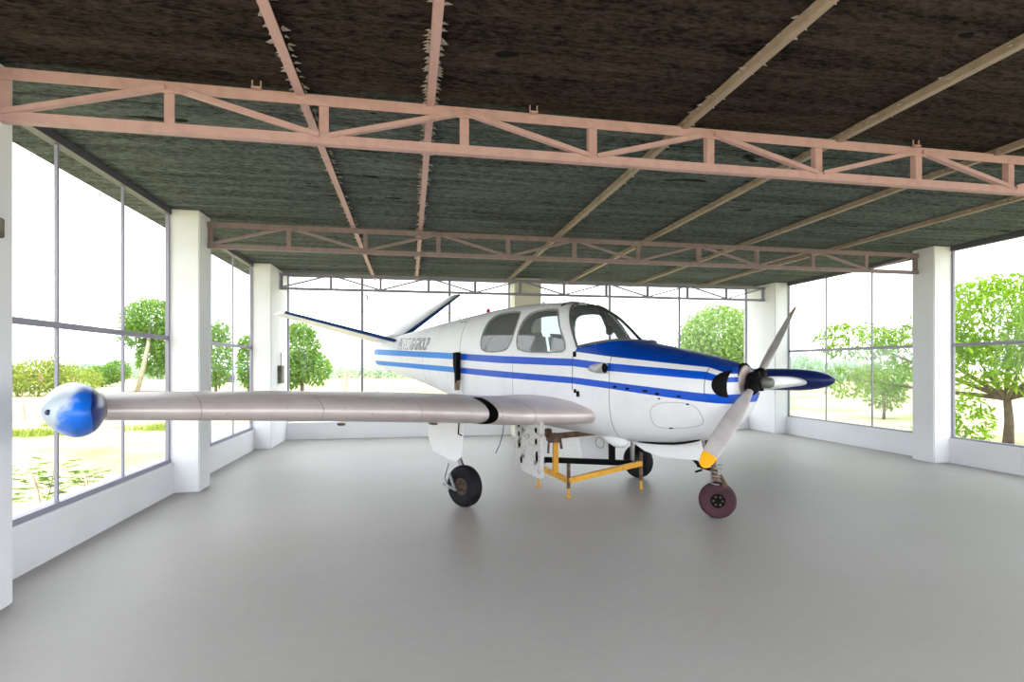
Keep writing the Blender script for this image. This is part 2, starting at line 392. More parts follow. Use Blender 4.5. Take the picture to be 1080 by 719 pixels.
# ------------------------------------------------------------------ the aircraft
Z0 = 1.36
plane = thing('light_aircraft', 'white and blue single engine V-tail light aircraft standing on its wheels in the hall', 'aircraft', (3.12, 4.5, 0), math.radians(-59))
def P(aft, r, up): return Vector((-aft, -r, up+Z0))
def interp(tab, x):
    n = len(tab)
    if x <= tab[0][0]: return tab[0][1]
    if x >= tab[-1][0]: return tab[-1][1]
    for i in range(n-1):
        if tab[i][0] <= x <= tab[i+1][0]: break
    x0, y0 = tab[i]; x1, y1 = tab[i+1]; h = x1-x0
    def sl(k): return (tab[k+1][1]-tab[k][1])/(tab[k+1][0]-tab[k][0])
    def tan(k):
        if k == 0: return sl(0)
        if k == n-1: return sl(n-2)
        a, b = sl(k-1), sl(k)
        return 0 if a*b <= 0 else 2*a*b/(a+b)
    t = (x-x0)/h; m0, m1 = tan(i), tan(i+1)
    return (2*t**3-3*t*t+1)*y0+(t**3-2*t*t+t)*h*m0+(-2*t**3+3*t*t)*y1+(t**3-t*t)*h*m1
ZT = [(.10, .13), (.2, .17), (.4, .23), (.97, .36), (1.12, .39), (1.22, .418), (1.4, .57), (1.56, .70), (1.72, .79), (1.9, .86), (2.16, .905), (2.5, .925), (3.0, .935), (3.56, .92), (4.22, .88), (5.5, .77), (6.6, .66), (7.15, .57), (7.28, .5)]
ZB = [(.10, -.25), (.14, -.35), (.25, -.47), (.42, -.57), (.8, -.645), (1.35, -.665), (1.8, -.64), (2.5, -.60), (3.5, -.52), (4.5, -.36), (5.4, -.17), (6.4, 0), (7.15, .13), (7.28, .2)]
HW = [(.10, .33), (.13, .375), (.22, .42), (.45, .47), (.9, .51), (1.3, .53), (2.0, .55), (2.8, .545), (3.4, .50), (4.22, .385), (5.5, .25), (6.5, .155), (7.15, .09), (7.28, .05)]
ZM = [(.1, -.04), (.45, -.10), (1.3, -.08), (2.5, -.02), (3.5, .08), (4.5, .22), (5.5, .30), (7.2, .34)]
NU = [(.1, 2.3), (.4, 2.7), (1.1, 3.0), (1.25, 3.1), (1.7, 3.1), (2.1, 3.2), (2.6, 3.2), (3.2, 3.0), (4.2, 2.4), (5.5, 2.1), (7.2, 2.0)]
NL = [(.1, 2.0), (.4, 2.5), (1.2, 3.0), (2.6, 3.0), (4, 2.5), (7.2, 2.1)]
def half(aft, z):
    zt, zb, hw, zm = interp(ZT, aft), interp(ZB, aft), interp(HW, aft), interp(ZM, aft)
    if z >= zm: q, n = (z-zm)/(zt-zm), interp(NU, aft)
    else: q, n = (zm-z)/(zm-zb), interp(NL, aft)
    q = min(q, 1); return hw*(1-q**n)**(1/n)
def ring(aft, N=150):
    zt, zb, hw, zm, nu, nl = (interp(T, aft) for T in (ZT, ZB, HW, ZM, NU, NL))
    pts = []
    K = 260
    for k in range(K+1):
        a = PI*k/K; c, s = math.cos(a), math.sin(a); n = nu if c >= 0 else nl
        r = hw*abs(s)**(2/n); z = zm+(zt-zm)*abs(c)**(2/n) if c >= 0 else zm-(zm-zb)*abs(c)**(2/n)
        pts.append((r, z))
    d = [0]
    for a, b in zip(pts, pts[1:]): d.append(d[-1]+math.hypot(b[0]-a[0], b[1]-a[1]))
    out = []; j = 0; h = N//2
    for k in range(h+1):
        tt = d[-1]*k/h
        while j < K-1 and d[j+1] < tt: j += 1
        f = (tt-d[j])/max(1e-9, d[j+1]-d[j]); out.append((pts[j][0]+(pts[j+1][0]-pts[j][0])*f, pts[j][1]+(pts[j+1][1]-pts[j][1])*f))
    out[0] = (0, zt); out[-1] = (0, zb)
    return out     # top to bottom, one side
def chaikin(p, it=2):
    for _ in range(it):
        q = []
        for a, b in zip(p, p[1:]+p[:1]):
            q += [(a[0]*.75+b[0]*.25, a[1]*.75+b[1]*.25), (a[0]*.25+b[0]*.75, a[1]*.25+b[1]*.75)]
        p = q
    return p
WIN_R = chaikin([(3.46, .42), (3.44, .58), (3.37, .76), (3.20, .835), (2.80, .835), (2.73, .78), (2.73, .60), (2.80, .40), (2.90, .325), (3.38, .325)])
WIN_F = chaikin([(2.69, .42), (2.67, .60), (2.60, .76), (2.45, .815), (2.18, .81), (2.10, .78), (2.00, .58), (1.89, .42), (1.87, .315), (1.95, .295), (2.62, .31)])
def inside(poly, x, y):
    r = False
    for (x0, y0), (x1, y1) in zip(poly, poly[1:]+poly[:1]):
        if (y0 > y) != (y1 > y) and x < (x1-x0)*(y-y0)/(y1-y0)+x0: r = not r
    return r
def nearest(poly, x, y):
    best = (9, None)
    for (x0, y0), (x1, y1) in zip(poly, poly[1:]+poly[:1]):
        dx, dy = x1-x0, y1-y0; t = max(0, min(1, ((x-x0)*dx+(y-y0)*dy)/(dx*dx+dy*dy)))
        px, py = x0+t*dx, y0+t*dy; d = math.hypot(px-x, py-y)
        if d < best[0]: best = (d, (px, py))
    return best
def ws_edge(z): return 1.72+(z-.38)*.56         # pillar line: aft limit of the windshield at height z
def ws_low(a): return .414-max(0, a-1.3)*.16
def in_ws(a, z): return a > 1.17 and z > ws_low(a) and a < ws_edge(z) and a < 2.13
afts = [.10, .12, .14, .17, .2, .25, .3, .36]+[.42+.06*i for i in range(13)]
x = 1.18
while x < 3.56: afts.append(x); x += .02
afts += [3.6+.1*i for i in range(36)]+[7.2, 7.28]
afts = sorted(a for a in set(round(a, 4) for a in afts))
N = 150; h = N//2
skin = NB(); pane = {k: NB() for k in ('side_window', 'windshield')}
grid = []
for a in afts:
    R = ring(a, N); row = []
    for side in (1, -1):
        lst = []
        for (r, z) in R:
            aa, zz, rr = a, z, r
            if 1.8 < a < 3.55 and z > .2 and r > .1:
                for poly in (WIN_R, WIN_F):
                    dd, q = nearest(poly, a, z)
                    if dd < .0105: aa, zz = q; rr = half(aa, zz); break
            lst.append(P(aa, side*rr, zz))
        row.append(lst)
    # closed ring: starboard top->bottom, then port bottom->top
    grid.append(row[0]+row[1][1:-1][::-1])
n = len(grid[0])
def getv(bm, cache, i, j):
    k = (i, j % n)
    if k not in cache: cache[k] = bm.verts.new(grid[i][j % n])
    return cache[k]
caches = {'skin': {}, 'rear': {}, 'front': {}, 'ws': {}, 'rear_l': {}, 'front_l': {}}
bms = {'skin': skin, 'rear': NB(), 'front': NB(), 'ws': NB(), 'rear_l': NB(), 'front_l': NB()}
for i in range(len(grid)-1):
    for j in range(n):
        q = [grid[i][j], grid[i][(j+1) % n], grid[i+1][(j+1) % n], grid[i+1][j]]
        c = sum(q, Vector())/4; a, z, y = -c.x, c.z-Z0, c.y
        key = 'skin'
        if 1.8 < a < 3.55 and z > .2:
            if inside(WIN_R, a, z): key = 'rear' if y < 0 else 'rear_l'
            elif inside(WIN_F, a, z): key = 'front' if y < 0 else 'front_l'
        if in_ws(a, z): key = 'ws'
        b, ch = bms[key], caches[key]
        vs = [getv(b, ch, i, j), getv(b, ch, i, j+1), getv(b, ch, i+1, j+1), getv(b, ch, i+1, j)]
        try: b.faces.new(vs)
        except ValueError: pass
# tail cap
ch = caches['skin']; I = len(grid)-1
skin.faces.new([getv(skin, ch, I, j) for j in range(n)])
fv = [getv(skin, ch, 0, j) for j in range(n)]; cv_ = skin.verts.new(P(.085, 0, -.04))
for j in range(n): skin.faces.new((fv[(j+1) % n], fv[j], cv_))
for k in ('front', 'rear', 'front_l', 'rear_l', 'ws'):
    bmesh.ops.remove_doubles(bms[k], verts=bms[k].verts, dist=.0005)
bmesh.ops.remove_doubles(skin, verts=skin.verts, dist=.0005)

# fuselage paint: white with blue hood and stripes
m = new_mat('fuselage_paint', (.8, .8, .8), .3); t = NT(m)
c = t.n('ShaderNodeTexCoord'); sp = t.n('ShaderNodeSeparateXYZ'); t.l(c.outputs['Object'], sp.inputs[0])
aft = t.math('MULTIPLY', sp.outputs['X'], -1); up = t.math('SUBTRACT', sp.outputs['Z'], Z0)
upn = t.math('DIVIDE', t.math('ADD', up, .5), 1.5); an = t.math('DIVIDE', aft, 8)
def curve(pts):
    x = t.n('ShaderNodeFloatCurve'); cm = x.mapping; cu = cm.curves[0]
    P_ = [(a/8, (z+.5)/1.5) for a, z in pts]
    cu.points[0].location = (0, P_[0][1]); cu.points[1].location = (1, P_[-1][1])
    for p in P_: cu.points.new(*p)
    for p in cu.points: p.handle_type = 'VECTOR'
    cm.update(); t.l(an, x.inputs['Value']); return x.outputs[0]
def band(lo, hi): return t.math('MULTIPLY', t.math('GREATER_THAN', upn, curve(lo)), t.math('LESS_THAN', upn, curve(hi)))
s1 = band([(.12, -.005), (.28, .02), (1.28, .09), (1.75, .14), (3.02, .18), (4.22, .24), (7.3, .365)], [(.12, .04), (.28, .09), (1.28, .17), (1.75, .22), (3.02, .27), (4.22, .33), (7.3, .465)])
s2 = band([(.1, -.20), (.28, -.185), (1.28, -.09), (1.75, -.05), (3.02, 0), (4.22, .05), (7.2, .17)], [(.1, -.115), (.28, -.105), (1.28, -.02), (1.75, .02), (3.02, .08), (4.22, .13), (7.3, .25)])
hood = t.math('MULTIPLY', t.math('GREATER_THAN', upn, curve([(.1, .07), (.28, .13), (1.25, .235), (1.74, .30)])), t.math('LESS_THAN', t.math('ADD', aft, t.math('MULTIPLY', up, .5)), 1.88))
hood = t.math('MULTIPLY', hood, t.math('LESS_THAN', up, t.math('SUBTRACT', .422, t.math('MULTIPLY', t.math('MAXIMUM', t.math('SUBTRACT', aft, 1.3), 0), .16))))
blue_m = t.math('MAXIMUM', t.math('MAXIMUM', s1, s2), hood)
blue = t.mix(t.ramp(aft, 4.0, 4.04), (.0, .075, .56, 1), (.02, .22, .70, 1))  # rear stripes lighter: overexposure haze put into the blue
blue = t.mix(t.math('MULTIPLY', hood, .85), blue, (.0, .040, .30, 1))
dirt = t.noise(3.5, 5, .6); wh = t.mix(t.ramp(dirt, .5, .8), (.78, .79, .84, 1), (.70, .70, .74, 1))
cc = t.mix(blue_m, wh, blue)
chip = t.math('MULTIPLY', t.math('GREATER_THAN', t.noise(30, 3, .6, (.4, 1, 1)), .70), t.math('LESS_THAN', t.math('ABSOLUTE', t.math('SUBTRACT', up, t.math('MULTIPLY_ADD', aft, .085, -.17))), .05))
cc = t.mix(t.math('MULTIPLY', chip, t.math('LESS_THAN', aft, 1.5)), cc, (.02, .02, .03, 1))
for a_, lo_, hi_, w_ in ((1.76, -.12, .24, .006), (1.27, -.6, .26, .004), (.27, -.12, .15, .004), (2.74, -.3, .28, .003), (4.03, -.4, .9, .006), (5.2, -.4, .8, .003)):
    k = t.math('MULTIPLY', t.math('LESS_THAN', t.math('ABSOLUTE', t.math('SUBTRACT', aft, a_)), w_), t.math('MULTIPLY', t.math('GREATER_THAN', up, lo_), t.math('LESS_THAN', up, hi_)))
    cc = t.mix(t.math('MULTIPLY', k, .8), cc, (.03, .03, .04, 1))
t.base(cc); t.l(t.ramp(dirt, .3, .8, .30, .42), t.b.inputs['Roughness']); t.b.inputs['Specular IOR Level'].default_value = .28
M['fuselage'] = m
M['lining'] = new_mat('dark_cabin_lining', (.07, .075, .08), .9)
fus = obj('fuselage', skin, [M['fuselage'], M['lining']], plane, smooth=True)
md = fus.modifiers.new('thickness', 'SOLIDIFY'); md.thickness = .02; md.offset = -1; md.material_offset = 1; md.use_rim = True; md.material_offset_rim = 0
def rim(poly, side, name, parent, rad=.009):
    pts = [P(a, side*(half(a, z)+.001), z) for a, z in poly]
    return obj(name, tube(NB(), pts, rad, 6, closed=True), M['seal'], parent, smooth=True)
M['seal'] = new_mat('grey_window_seal', (.28, .28, .29), .6)
for key, poly, sd_, nm in (('rear', WIN_R, 1, 'rear_side_window'), ('front', WIN_F, 1, 'front_side_window'), ('rear_l', WIN_R, -1, 'rear_side_window'), ('front_l', WIN_F, -1, 'front_side_window')):
    o = obj(nm, bms[key], M['canopy'], plane, smooth=True); rim(poly, sd_, 'window_seal', o)
ws = obj('windshield', bms['ws'], M['screen'], plane, smooth=True)
# windshield border and centre post follow the surface
edge = []
zs = [.38+(.93-.38)*k/30 for k in range(31)]
for k in range(31):
    z = zs[k]; a = min(ws_edge(z), 2.13)
    if z > interp(ZT, a)-.002: break
    edge.append((a, half(a, z)+.002, z))
a = 2.13; edge += [(a, half(a, interp(ZT, a)-d)+.001, interp(ZT, a)-d) for d in (.06, .03, .015, .006, .002)]
base = []
for k in range(24):
    a = 1.20+(1.71-1.20)*k/23; zz = min(ws_low(a)+.003, interp(ZT, a)-.001); base.append((a, half(a, zz)+.002, zz))
line = base+edge; full = [P(a, r, z) for a, r, z in line]+[P(2.13, 0, interp(ZT, 2.13)+.002)]+[P(a, -r, z) for a, r, z in line[::-1]]+[P(1.20, 0, interp(ZT, 1.2)+.002)]
obj('windshield_frame', tube(NB(), full, .014, 6, closed=True), new_mat('dark_grey_frame', (.10, .10, .10), .6), ws, smooth=True)
obj('center_post', tube(NB(), [P(a, 0, interp(ZT, a)-.012) for a in [1.20+.04*k for k in range(24)]], .016, 8), M['black'], ws, smooth=True)
# cabin interior
cab = NB(); box(cab, P(3.5, .44, -.34), P(1.5, -.44, -.30)); obj('cabin_floor', cab, M['lining'], plane)
b = NB(); box(b, P(1.62, .47, .0), P(1.56, -.47, .36), .02); box(b, P(1.66, .46, .33), P(1.42, -.46, .37), .012)
dash = obj('instrument_panel', b, M['black'], plane)
for rr in (.25, -.25):
    b = NB(); lathe(b, [(-.0, .05), (.012, .05), (.012, 0)], P(1.63, rr, .22), (-1, 0, 0), 20)
    obj('instrument_dial', b, M['steel'], dash)
    obj('control_wheel', tube(NB(), [P(1.80, rr+.14*math.cos(x), .20+.1*math.sin(x)) for x in [2*PI*k/20 for k in range(20)]], .012, 8, closed=True), M['black'], dash, smooth=True)
def seat(aft, r, w, name='cabin_seat'):
    b = NB(); box(b, P(aft+.02, r+w, -.12), P(aft-.48, r-w, .04), .05)
    s = obj(name, b, M['seat'], plane, smooth=False); sharp(s)
    b = NB(); v0 = len(b.verts); box(b, P(aft+.12, r+w, .02), P(aft+.0, r-w, .56), .045)
    for v in b.verts: v.co.x -= (v.co.z-Z0)*.22
    sharp(obj('seat_back', b, M['seat'], s))
    b = NB(); box(b, P(aft-.1, r+w*.6, -.32), P(aft-.4, r-w*.6, -.12)); obj('seat_base', b, M['black'], s)
seat(2.52, .25, .21); seat(2.52, -.25, .21); seat(3.25, 0, .40, 'rear_bench')
b = NB(); box(b, P(1.72, .03, .50), P(1.66, -.05, .60), .012); beam(b, P(1.70, 0, .58), P(1.82, 0, .81), .012, .05)
obj('compass', b, M['black'], ws)
# engine block inside the cowling
b = NB(); box(b, P(.95, .26, -.30), P(.25, -.26, .08), .03)
for k in range(7): box(b, P(.30+.09*k, .33, -.16), P(.34+.09*k, -.33, .04))
obj('engine', b, M['black'], plane)
# nose: black sheets on the skin stand for the shade inside the inlets
for sgn in (1, -1):
    b = NB(); rows = []
    for k in range(17):
        x = -PI/2+PI*k/16; z_ = -.02+.12*math.sin(x); w_ = .105*math.cos(x)
        rows.append([b.verts.new(P(.104+w_*q/8, sgn*(half(.104+w_*q/8, z_)+.006), z_)) for q in range(9)])
    for A, B in zip(rows, rows[1:]):
        for q in range(8): b.faces.new((A[q], A[q+1], B[q+1], B[q]))
    bmesh.ops.remove_doubles(b, verts=b.verts, dist=.0005)
    obj('inlet_dark_sheet', b, M['black'], plane, label='black crescent sheet for the shaded air inlet')
# cowl details
def surf(a, z, off=.004, s=1): return P(a, s*(half(a, z)+off), z)
b = NB(); c0, c1 = surf(1.50, .115, .012), surf(1.29, .12, .045)
tube(b, [c0, (c0+c1)/2+Vector((0, -.01, 0)), c1], [.03, .05, .055], 18, cap=False); bmesh.ops.solidify(b, geom=b.faces[:], thickness=.006)
sc_ = obj('air_scoop', b, M['white_paint'], plane, smooth=True, label='white cowl air scoop')
b = NB(); lathe(b, [(0, .050), (.002, .048), (.002, 0)], c1-(c1-c0)*.06, (c1-c0), 18); obj('scoop_opening', b, M['black'], sc_)
panel = chaikin([(.80, -.21), (.80, -.43), (.70, -.46), (.33, -.42), (.30, -.32), (.37, -.19)], 2)
obj('access_panel', tube(NB(), [surf(a, z, .001) for a, z in panel], .0025, 5, closed=True), new_mat('panel_gap_grey', (.3, .3, .32), .7), plane, label='thin outline of rounded access panel')
for a, z, w_, h_ in ((1.72, -.13, .018, .02), (1.735, .27, .022, .03), (.70, -.17, .012, .006), (.42, -.21, .014, .007), (.62, -.45, .02, .006), (1.2, -.07, .02, .012), (1.05, -.085, .02, .01), (.85, -.10, .025, .01), (.72, -.125, .02, .012), (.5, -.14, .02, .008)):
    p_ = surf(a, z, .002); b = NB(); box(b, p_-Vector((w_, .004, h_)), p_+Vector((w_, .004, h_)), .002)
    obj('cowl_latch', b, M['black'], plane)
b = NB(); box(b, surf(1.70, -.16, .0)-Vector((0, .008, .03)), surf(1.66, -.13, 0)+Vector((0, 0, .0)), .002); obj('door_step_bracket', b, M['black'], plane)
# roof bits
obj('beacon_light', lathe(NB(), [(0, .032), (.05, .030), (.075, .02), (.085, 0)], P(3.88, 0, .895), (0, 0, 1), 16), M['red'], plane, smooth=True, label='red beacon light on the roof')
obj('antenna', tube(NB(), [P(4.55, 0, .855), P(4.62, 0, .91), P(4.66, 0, .96)], [.012, .008, .004], 8), M['steel'], plane)
obj('antenna', lathe(NB(), [(0, .03), (.03, .025), (.05, .01), (.055, 0)], P(2.75, 0, .925), (0, 0, 1), 12), M['white_paint'], plane)
for a in (4.1, 4.2):
    p_ = surf(a, .78, .001); obj('vent_slot', box(NB(), p_-Vector((.03, .004, .004)), p_+Vector((.03, .004, .004))), M['black'], plane)
# lettering
cu = bpy.data.curves.new('lettering', 'FONT'); cu.body = 'PA WING GROUP'; cu.size = .235; cu.fill_mode = 'NONE'; cu.bevel_depth = .005; cu.bevel_resolution = 0; cu.space_character = .86
cu.shear = .25; cu.resolution_u = 3
tmp = bpy.data.objects.new('lettering', cu); col.objects.link(tmp); bpy.context.view_layer.update()
me = bpy.data.meshes.new_from_object(tmp.evaluated_get(bpy.context.evaluated_depsgraph_get()))
bpy.data.objects.remove(tmp)
xs = [v.co.x for v in me.vertices]; x0, x1 = min(xs), max(xs); ys = [v.co.y for v in me.vertices]; y0, y1 = min(ys), max(ys)
for v in me.vertices:
    fx = (v.co.x-x0)/(x1-x0); a = 6.16+(5.0-6.16)*fx; up_ = (.425+(.385-.425)*fx)+(v.co.y-y0)/(y1-y0)*.205; up_ = min(up_, interp(ZT, a)-.02)
    v.co = P(a, half(a, up_)+.002+v.co.z*.4, up_)
me.materials.append(M['navy'])
o = bpy.data.objects.new('lettering', me); col.objects.link(o); o.parent = plane; o['label'] = 'dark outlined lettering on the rear fuselage'

# dark upright plate by the rear fuselage
b = NB(); box(b, P(4.03, .50, -.20), P(3.98, .43, .33), .006)
dk = obj('frame_plate', b, new_mat('tan_board', (.24, .19, .13), .8), plane, label='narrow tan and black upright plate on fuselage side')
pts = [(4.04, .33), (3.965, .335), (3.965, -.04), (3.985, -.10), (4.0, .0), (4.02, .10), (4.04, .16)]
b = plate(NB(), [P(a, .506, z) for a, z in pts], .014); box(b, P(3.984, .505, -.06), P(3.972, .43, .335)); obj('black_patch', b, M['black'], dk)

# wings
def airfoil(n=22, thick=.15, nose=0):
    pts = []
    xs = [.5*(1-math.cos(PI*k/n)) for k in range(n+1)]
    def yt(x): return thick/.2*(.2969*math.sqrt(x)-.126*x-.3516*x*x+.2843*x**3-.1030*x**4)
    for x in xs[::-1]: pts.append((x, yt(x)+.02*math.sin(PI*x)))
    for x in xs[1:]: pts.append((x, -yt(x)+.02*math.sin(PI*x)))
    if nose:
        pts = [(x, y*1.0 if x > nose else math.copysign(max(abs(y), abs(yt(nose))*(1-(1-x/nose)**2)**.5), y if x > 0 else 1)) for x, y in pts]
    return pts          # TE over the top to LE, back underneath
def wing_surface(bm, secs, fn, k0=0, k1=None, inflate=0, sub=4, caps=True, nn=22):
    dense = []
    for a, b in zip(secs, secs[1:]):
        for s in range(sub): dense.append([a[i]+(b[i]-a[i])*s/sub for i in range(len(a))])
    dense.append(list(secs[-1])); rows = []
    for s in dense:
        r, le, ch_, z, th_ = s[:5]; dz = s[5] if len(s) > 5 else 0
        af = airfoil(nn, th_, .055*max(0, min(1, (1.3-r)/.5)))
        if k1 is not None: af = af[k0:k1]
        rows.append([bm.verts.new(fn(r, le+x*ch_, z+y*ch_*(1+inflate)+(inflate*.05 if y > 0 else -inflate*.05)+dz*x-inflate*0, inflate)) for x, y in af])
    for A, B in zip(rows, rows[1:]):
        for j in range(len(A)-1): bm.faces.new((A[j], A[j+1], B[j+1], B[j]))
    if caps: bm.faces.new(rows[0]); bm.faces.new(rows[-1][::-1])
    return bm
def wing_secs(tip_r):
    return [(.30, 1.40, 2.55, -.385, .115), (.60, 1.50, 2.45, -.385, .118), (.80, 1.66, 2.22, -.388, .130), (1.15, 1.87, 2.0, -.38, .150), (1.55, 1.92, 1.86, -.338, .155),
            (2.5, 1.93, 1.62, -.265, .165), (3.5, 1.94, 1.35, -.20, .170), (tip_r, 1.95, 1.05, -.14, .165)]
for side, tip, mat in ((1, 4.62, M['wing']), (-1, 5.05, M['silver_wing'])):
    secs = wing_secs(tip)
    if side == -1: secs = [(r, le-.16*max(0, r-1.5), ch_, z+.0, th_) for r, le, ch_, z, th_ in secs]
    b = wing_surface(NB(), secs, lambda r, a, z, i: P(a, side*r, z)); w = sharp(obj('wing', b, mat, plane, label='bare metal wing' if side > 0 else 'silver wing'), 60)
    # landing light patch in the leading edge
    s = [q for q in secs if q[0] == 1.55][0]
    L0 = [(1.455, 1.912, 1.885, -.348, .155), (1.51, 1.916, 1.872, -.343, .155), (1.565, 1.92, 1.855, -.337, .155)]
    if side == -1: pass
    else:
        b = NB(); rows = []
        for q, (r, le, ch_, z, th_) in enumerate(L0):
            af = airfoil(22, th_)[16:29]; sh = (.03, 0, .0)[q]
            rows.append([b.verts.new(P(le+x*ch_-.006, r+.05*(1-((k-6)/6)**2)*0+.035*((k-6)/6)**2*-1+.02, z+y*ch_*1.03)) for k, (x, y) in enumerate(af)])
        for A, B in zip(rows, rows[1:]):
            for j in range(len(A)-1): b.faces.new((A[j], A[j+1], B[j+1], B[j]))
        bmesh.ops.solidify(b, geom=b.faces[:], thickness=.004)
        obj('landing_light', b, M['black'], w, smooth=True, label='black landing light recess in the leading edge')
        b = NB(); p_ = P(1.945, 2.78, -.14)
        box(b, P(2.05, 4.50, -.12)-Vector((.0, .02, .01)), P(2.05, 4.50, -.12)+Vector((.10, .02, .01)))
        b.free()
        for (r_, a_, z_, sz) in ((2.95, 2.25, -.375, .06), (1.9, 2.4, -.455, .08)):
            b = NB(); box(b, P(a_+sz, r_+.03, z_), P(a_-sz*.3, r_-.02, z_+.02), .006); obj('hinge_bracket', b, M['rust'], w)
        obj('pitot_hook', tube(NB(), [P(2.35, 1.58, -.35), P(2.32, 1.66, -.43), P(2.32, 1.67, -.56), P(2.33, 1.62, -.58)], .008, 8), M['black'], w, smooth=True)

# tip tanks
def tank_mat(white_out):
    m = new_mat('tip_tank_paint', (.01, .1, .6), .3); t = NT(m)
    c = t.n('ShaderNodeTexCoord'); sp = t.n('ShaderNodeSeparateXYZ'); t.l(c.outputs['Object'], sp.inputs[0])
    r = t.math('MULTIPLY', sp.outputs['Y'], -1); up_ = t.math('SUBTRACT', sp.outputs['Z'], Z0)
    nz = t.noise(7, 4, .6)
    # white weathered outboard flank, bright blue nose, darker blue inboard side
    e = t.math('ADD', t.math('SUBTRACT', r, 4.825), t.math('ADD', t.math('MULTIPLY', t.math('SUBTRACT', nz, .5), .16), t.math('MULTIPLY', t.math('ADD', up_, .11), .55)))
    cc = t.mix(t.ramp(e, .0, .045), (.005, .14, .68, 1), (.42, .49, .58, 1))
    inb = t.math('LESS_THAN', t.math('ADD', r, t.math('MULTIPLY', t.math('ABSOLUTE', t.math('ADD', up_, .1)), .15)), 4.735)
    cc = t.mix(inb, cc, (.004, .02, .17, 1))
    t.base(cc); return m
def tank(side, rc, a0, a1, zc, R, mat, egg=0, hs=1, blunt=1.5, bp_=1):
    b = NB(); n_, rows = 40, []
    for k in range(33):
        u = k/32; s_ = .5*(1-math.cos(PI*u))
        if s_ < .32: rad = math.sqrt(max(0, 1-((.32-s_)/.32)**2))
        elif s_ < .5: rad = 1
        else: rad = max(0, math.cos(PI/2*((s_-.5)/.5)**blunt))**bp_
        rad = max(rad, .001); row = []
        for j in range(n_):
            x = 2*PI*j/n_; cr, sr = math.cos(x), math.sin(x)
            ex = 1+egg*max(0, cr)**1.5; narrow = 1-.28*egg*2*max(0, cr)**2
            row.append(b.verts.new(P(a0+(a1-a0)*s_, side*(rc+R*hs*rad*cr*ex), zc+R*rad*sr*narrow)))
        rows.append(row)
    for A, B in zip(rows, rows[1:]):
        for j in range(n_): b.faces.new((A[j], A[(j+1) % n_], B[(j+1) % n_], B[j]))
    b.faces.new(rows[0]); b.faces.new(rows[-1][::-1])
    return obj('tip_tank', b, mat, plane, smooth=True)
tk = tank(1, 4.775, 1.46, 2.62, -.118, .156, tank_mat(1), .2, .86, 1.9, .7); tk['label'] = 'blue and white wing tip tank'
obj('navigation_light', lathe(NB(), [(0, .016), (.012, .014), (.018, 0)], P(1.62, 4.905, -.11), (.6, -.8, 0), 14), new_mat('dark_navy_lens', (.01, .02, .08), .2), tk, smooth=True)
tp = tank(-1, 5.2, 1.0, 3.2, -.10, .195, M['dark_blue'], 0, 1, 1.5, .8); tp['label'] = 'dark blue wing tip tank'

# V tail
def stab(side, root, tip, name='tail_fin'):
    # root/tip: (le, te, r, z) ; body white, leading edge strip blue
    (l0, t0, r0, z0), (l1, t1, r1, z1) = root, tip
    b = NB(); e = NB(); n_ = 12; rows = []; erows = []
    nrm = Vector((0, -(side)*-(z1-z0), abs(r1-r0))); nrm.normalize()
    for k in range(n_+1):
        f = k/n_; le, te, rr, zz = (l0+(l1-l0)*f, t0+(t1-t0)*f, r0+(r1-r0)*f, z0+(z1-z0)*f); ch_ = te-le
        af = airfoil(14, .085)
        def pt(x, y, g=1): return P(le+x*ch_, side*rr, zz)+nrm*(y*ch_*g)
        rows.append([b.verts.new(pt(x, y)) for x, y in af])
        ef = [q for q in af if q[0] < .17]
        erows.append([e.verts.new(pt(x, y, 1.12)+Vector((.003, 0, 0))) for x, y in ef])
    for R_, bm in ((rows, b), (erows, e)):
        for A, B in zip(R_, R_[1:]):
            for j in range(len(A)-1): bm.faces.new((A[j], A[j+1], B[j+1], B[j]))
    b.faces.new(rows[0]); b.faces.new(rows[-1][::-1])
    bmesh.ops.solidify(e, geom=e.faces[:], thickness=.003)
    o = sharp(obj(name, b, M['white_paint'], plane), 50)
    obj('leading_edge', e, M['stab_blue'], o, smooth=True, label='blue leading edge'); return o
M['stab_blue'] = new_mat('mid_blue_paint', (.012, .10, .42), .4)
stab(1, (6.28, 7.16, .08, .58), (6.62, 7.18, 1.93, 1.0))
stab(-1, (6.2, 7.14, .02, .66), (6.62, 7.08, 1.52, 1.57))

# propeller
pr = NB(); lathe(pr, [(-.015, .17), (.0, .17), (.005, .165)], P(.10, 0, 0), (1, 0, 0), 36)
bp = obj('propeller_backplate', pr, M['black'], plane)
obj('backplate_face', lathe(NB(), [(0, .150), (.008, .148), (.012, .14), (.03, .06), (.03, 0)], P(.094, 0, 0), (1, 0, 0), 36), M['backplate'], bp)
b = NB(); lathe(b, [(-.075, .06), (-.05, .085), (.03, .088), (.05, .06)], P(0, 0, 0), (1, 0, 0), 20)
bd = Vector((0, -.82, -.575)); bd.normalize()
for sg in (1, -1):
    tube(b, [P(0, 0, 0)+bd*sg*.02, P(0, 0, 0)+bd*sg*.10, P(0, 0, 0)+bd*sg*.15], [.07, .068, .05], 14)
for k in range(6):
    x = 2*PI*k/6; box(b, P(.02, .08*math.cos(x)+.02, .08*math.sin(x)+.02), P(-.05, .08*math.cos(x)-.02, .08*math.sin(x)-.02), .005)
hub = sharp(obj('propeller_hub', b, M['black'], plane))
obj('hub_dome', lathe(NB(), [(0, .048), (.045, .052), (.085, .050), (.11, .036), (.118, 0)], P(-.045, 0, -.01), (1, 0, 0), 24), M['hub_grey'], hub, smooth=True)
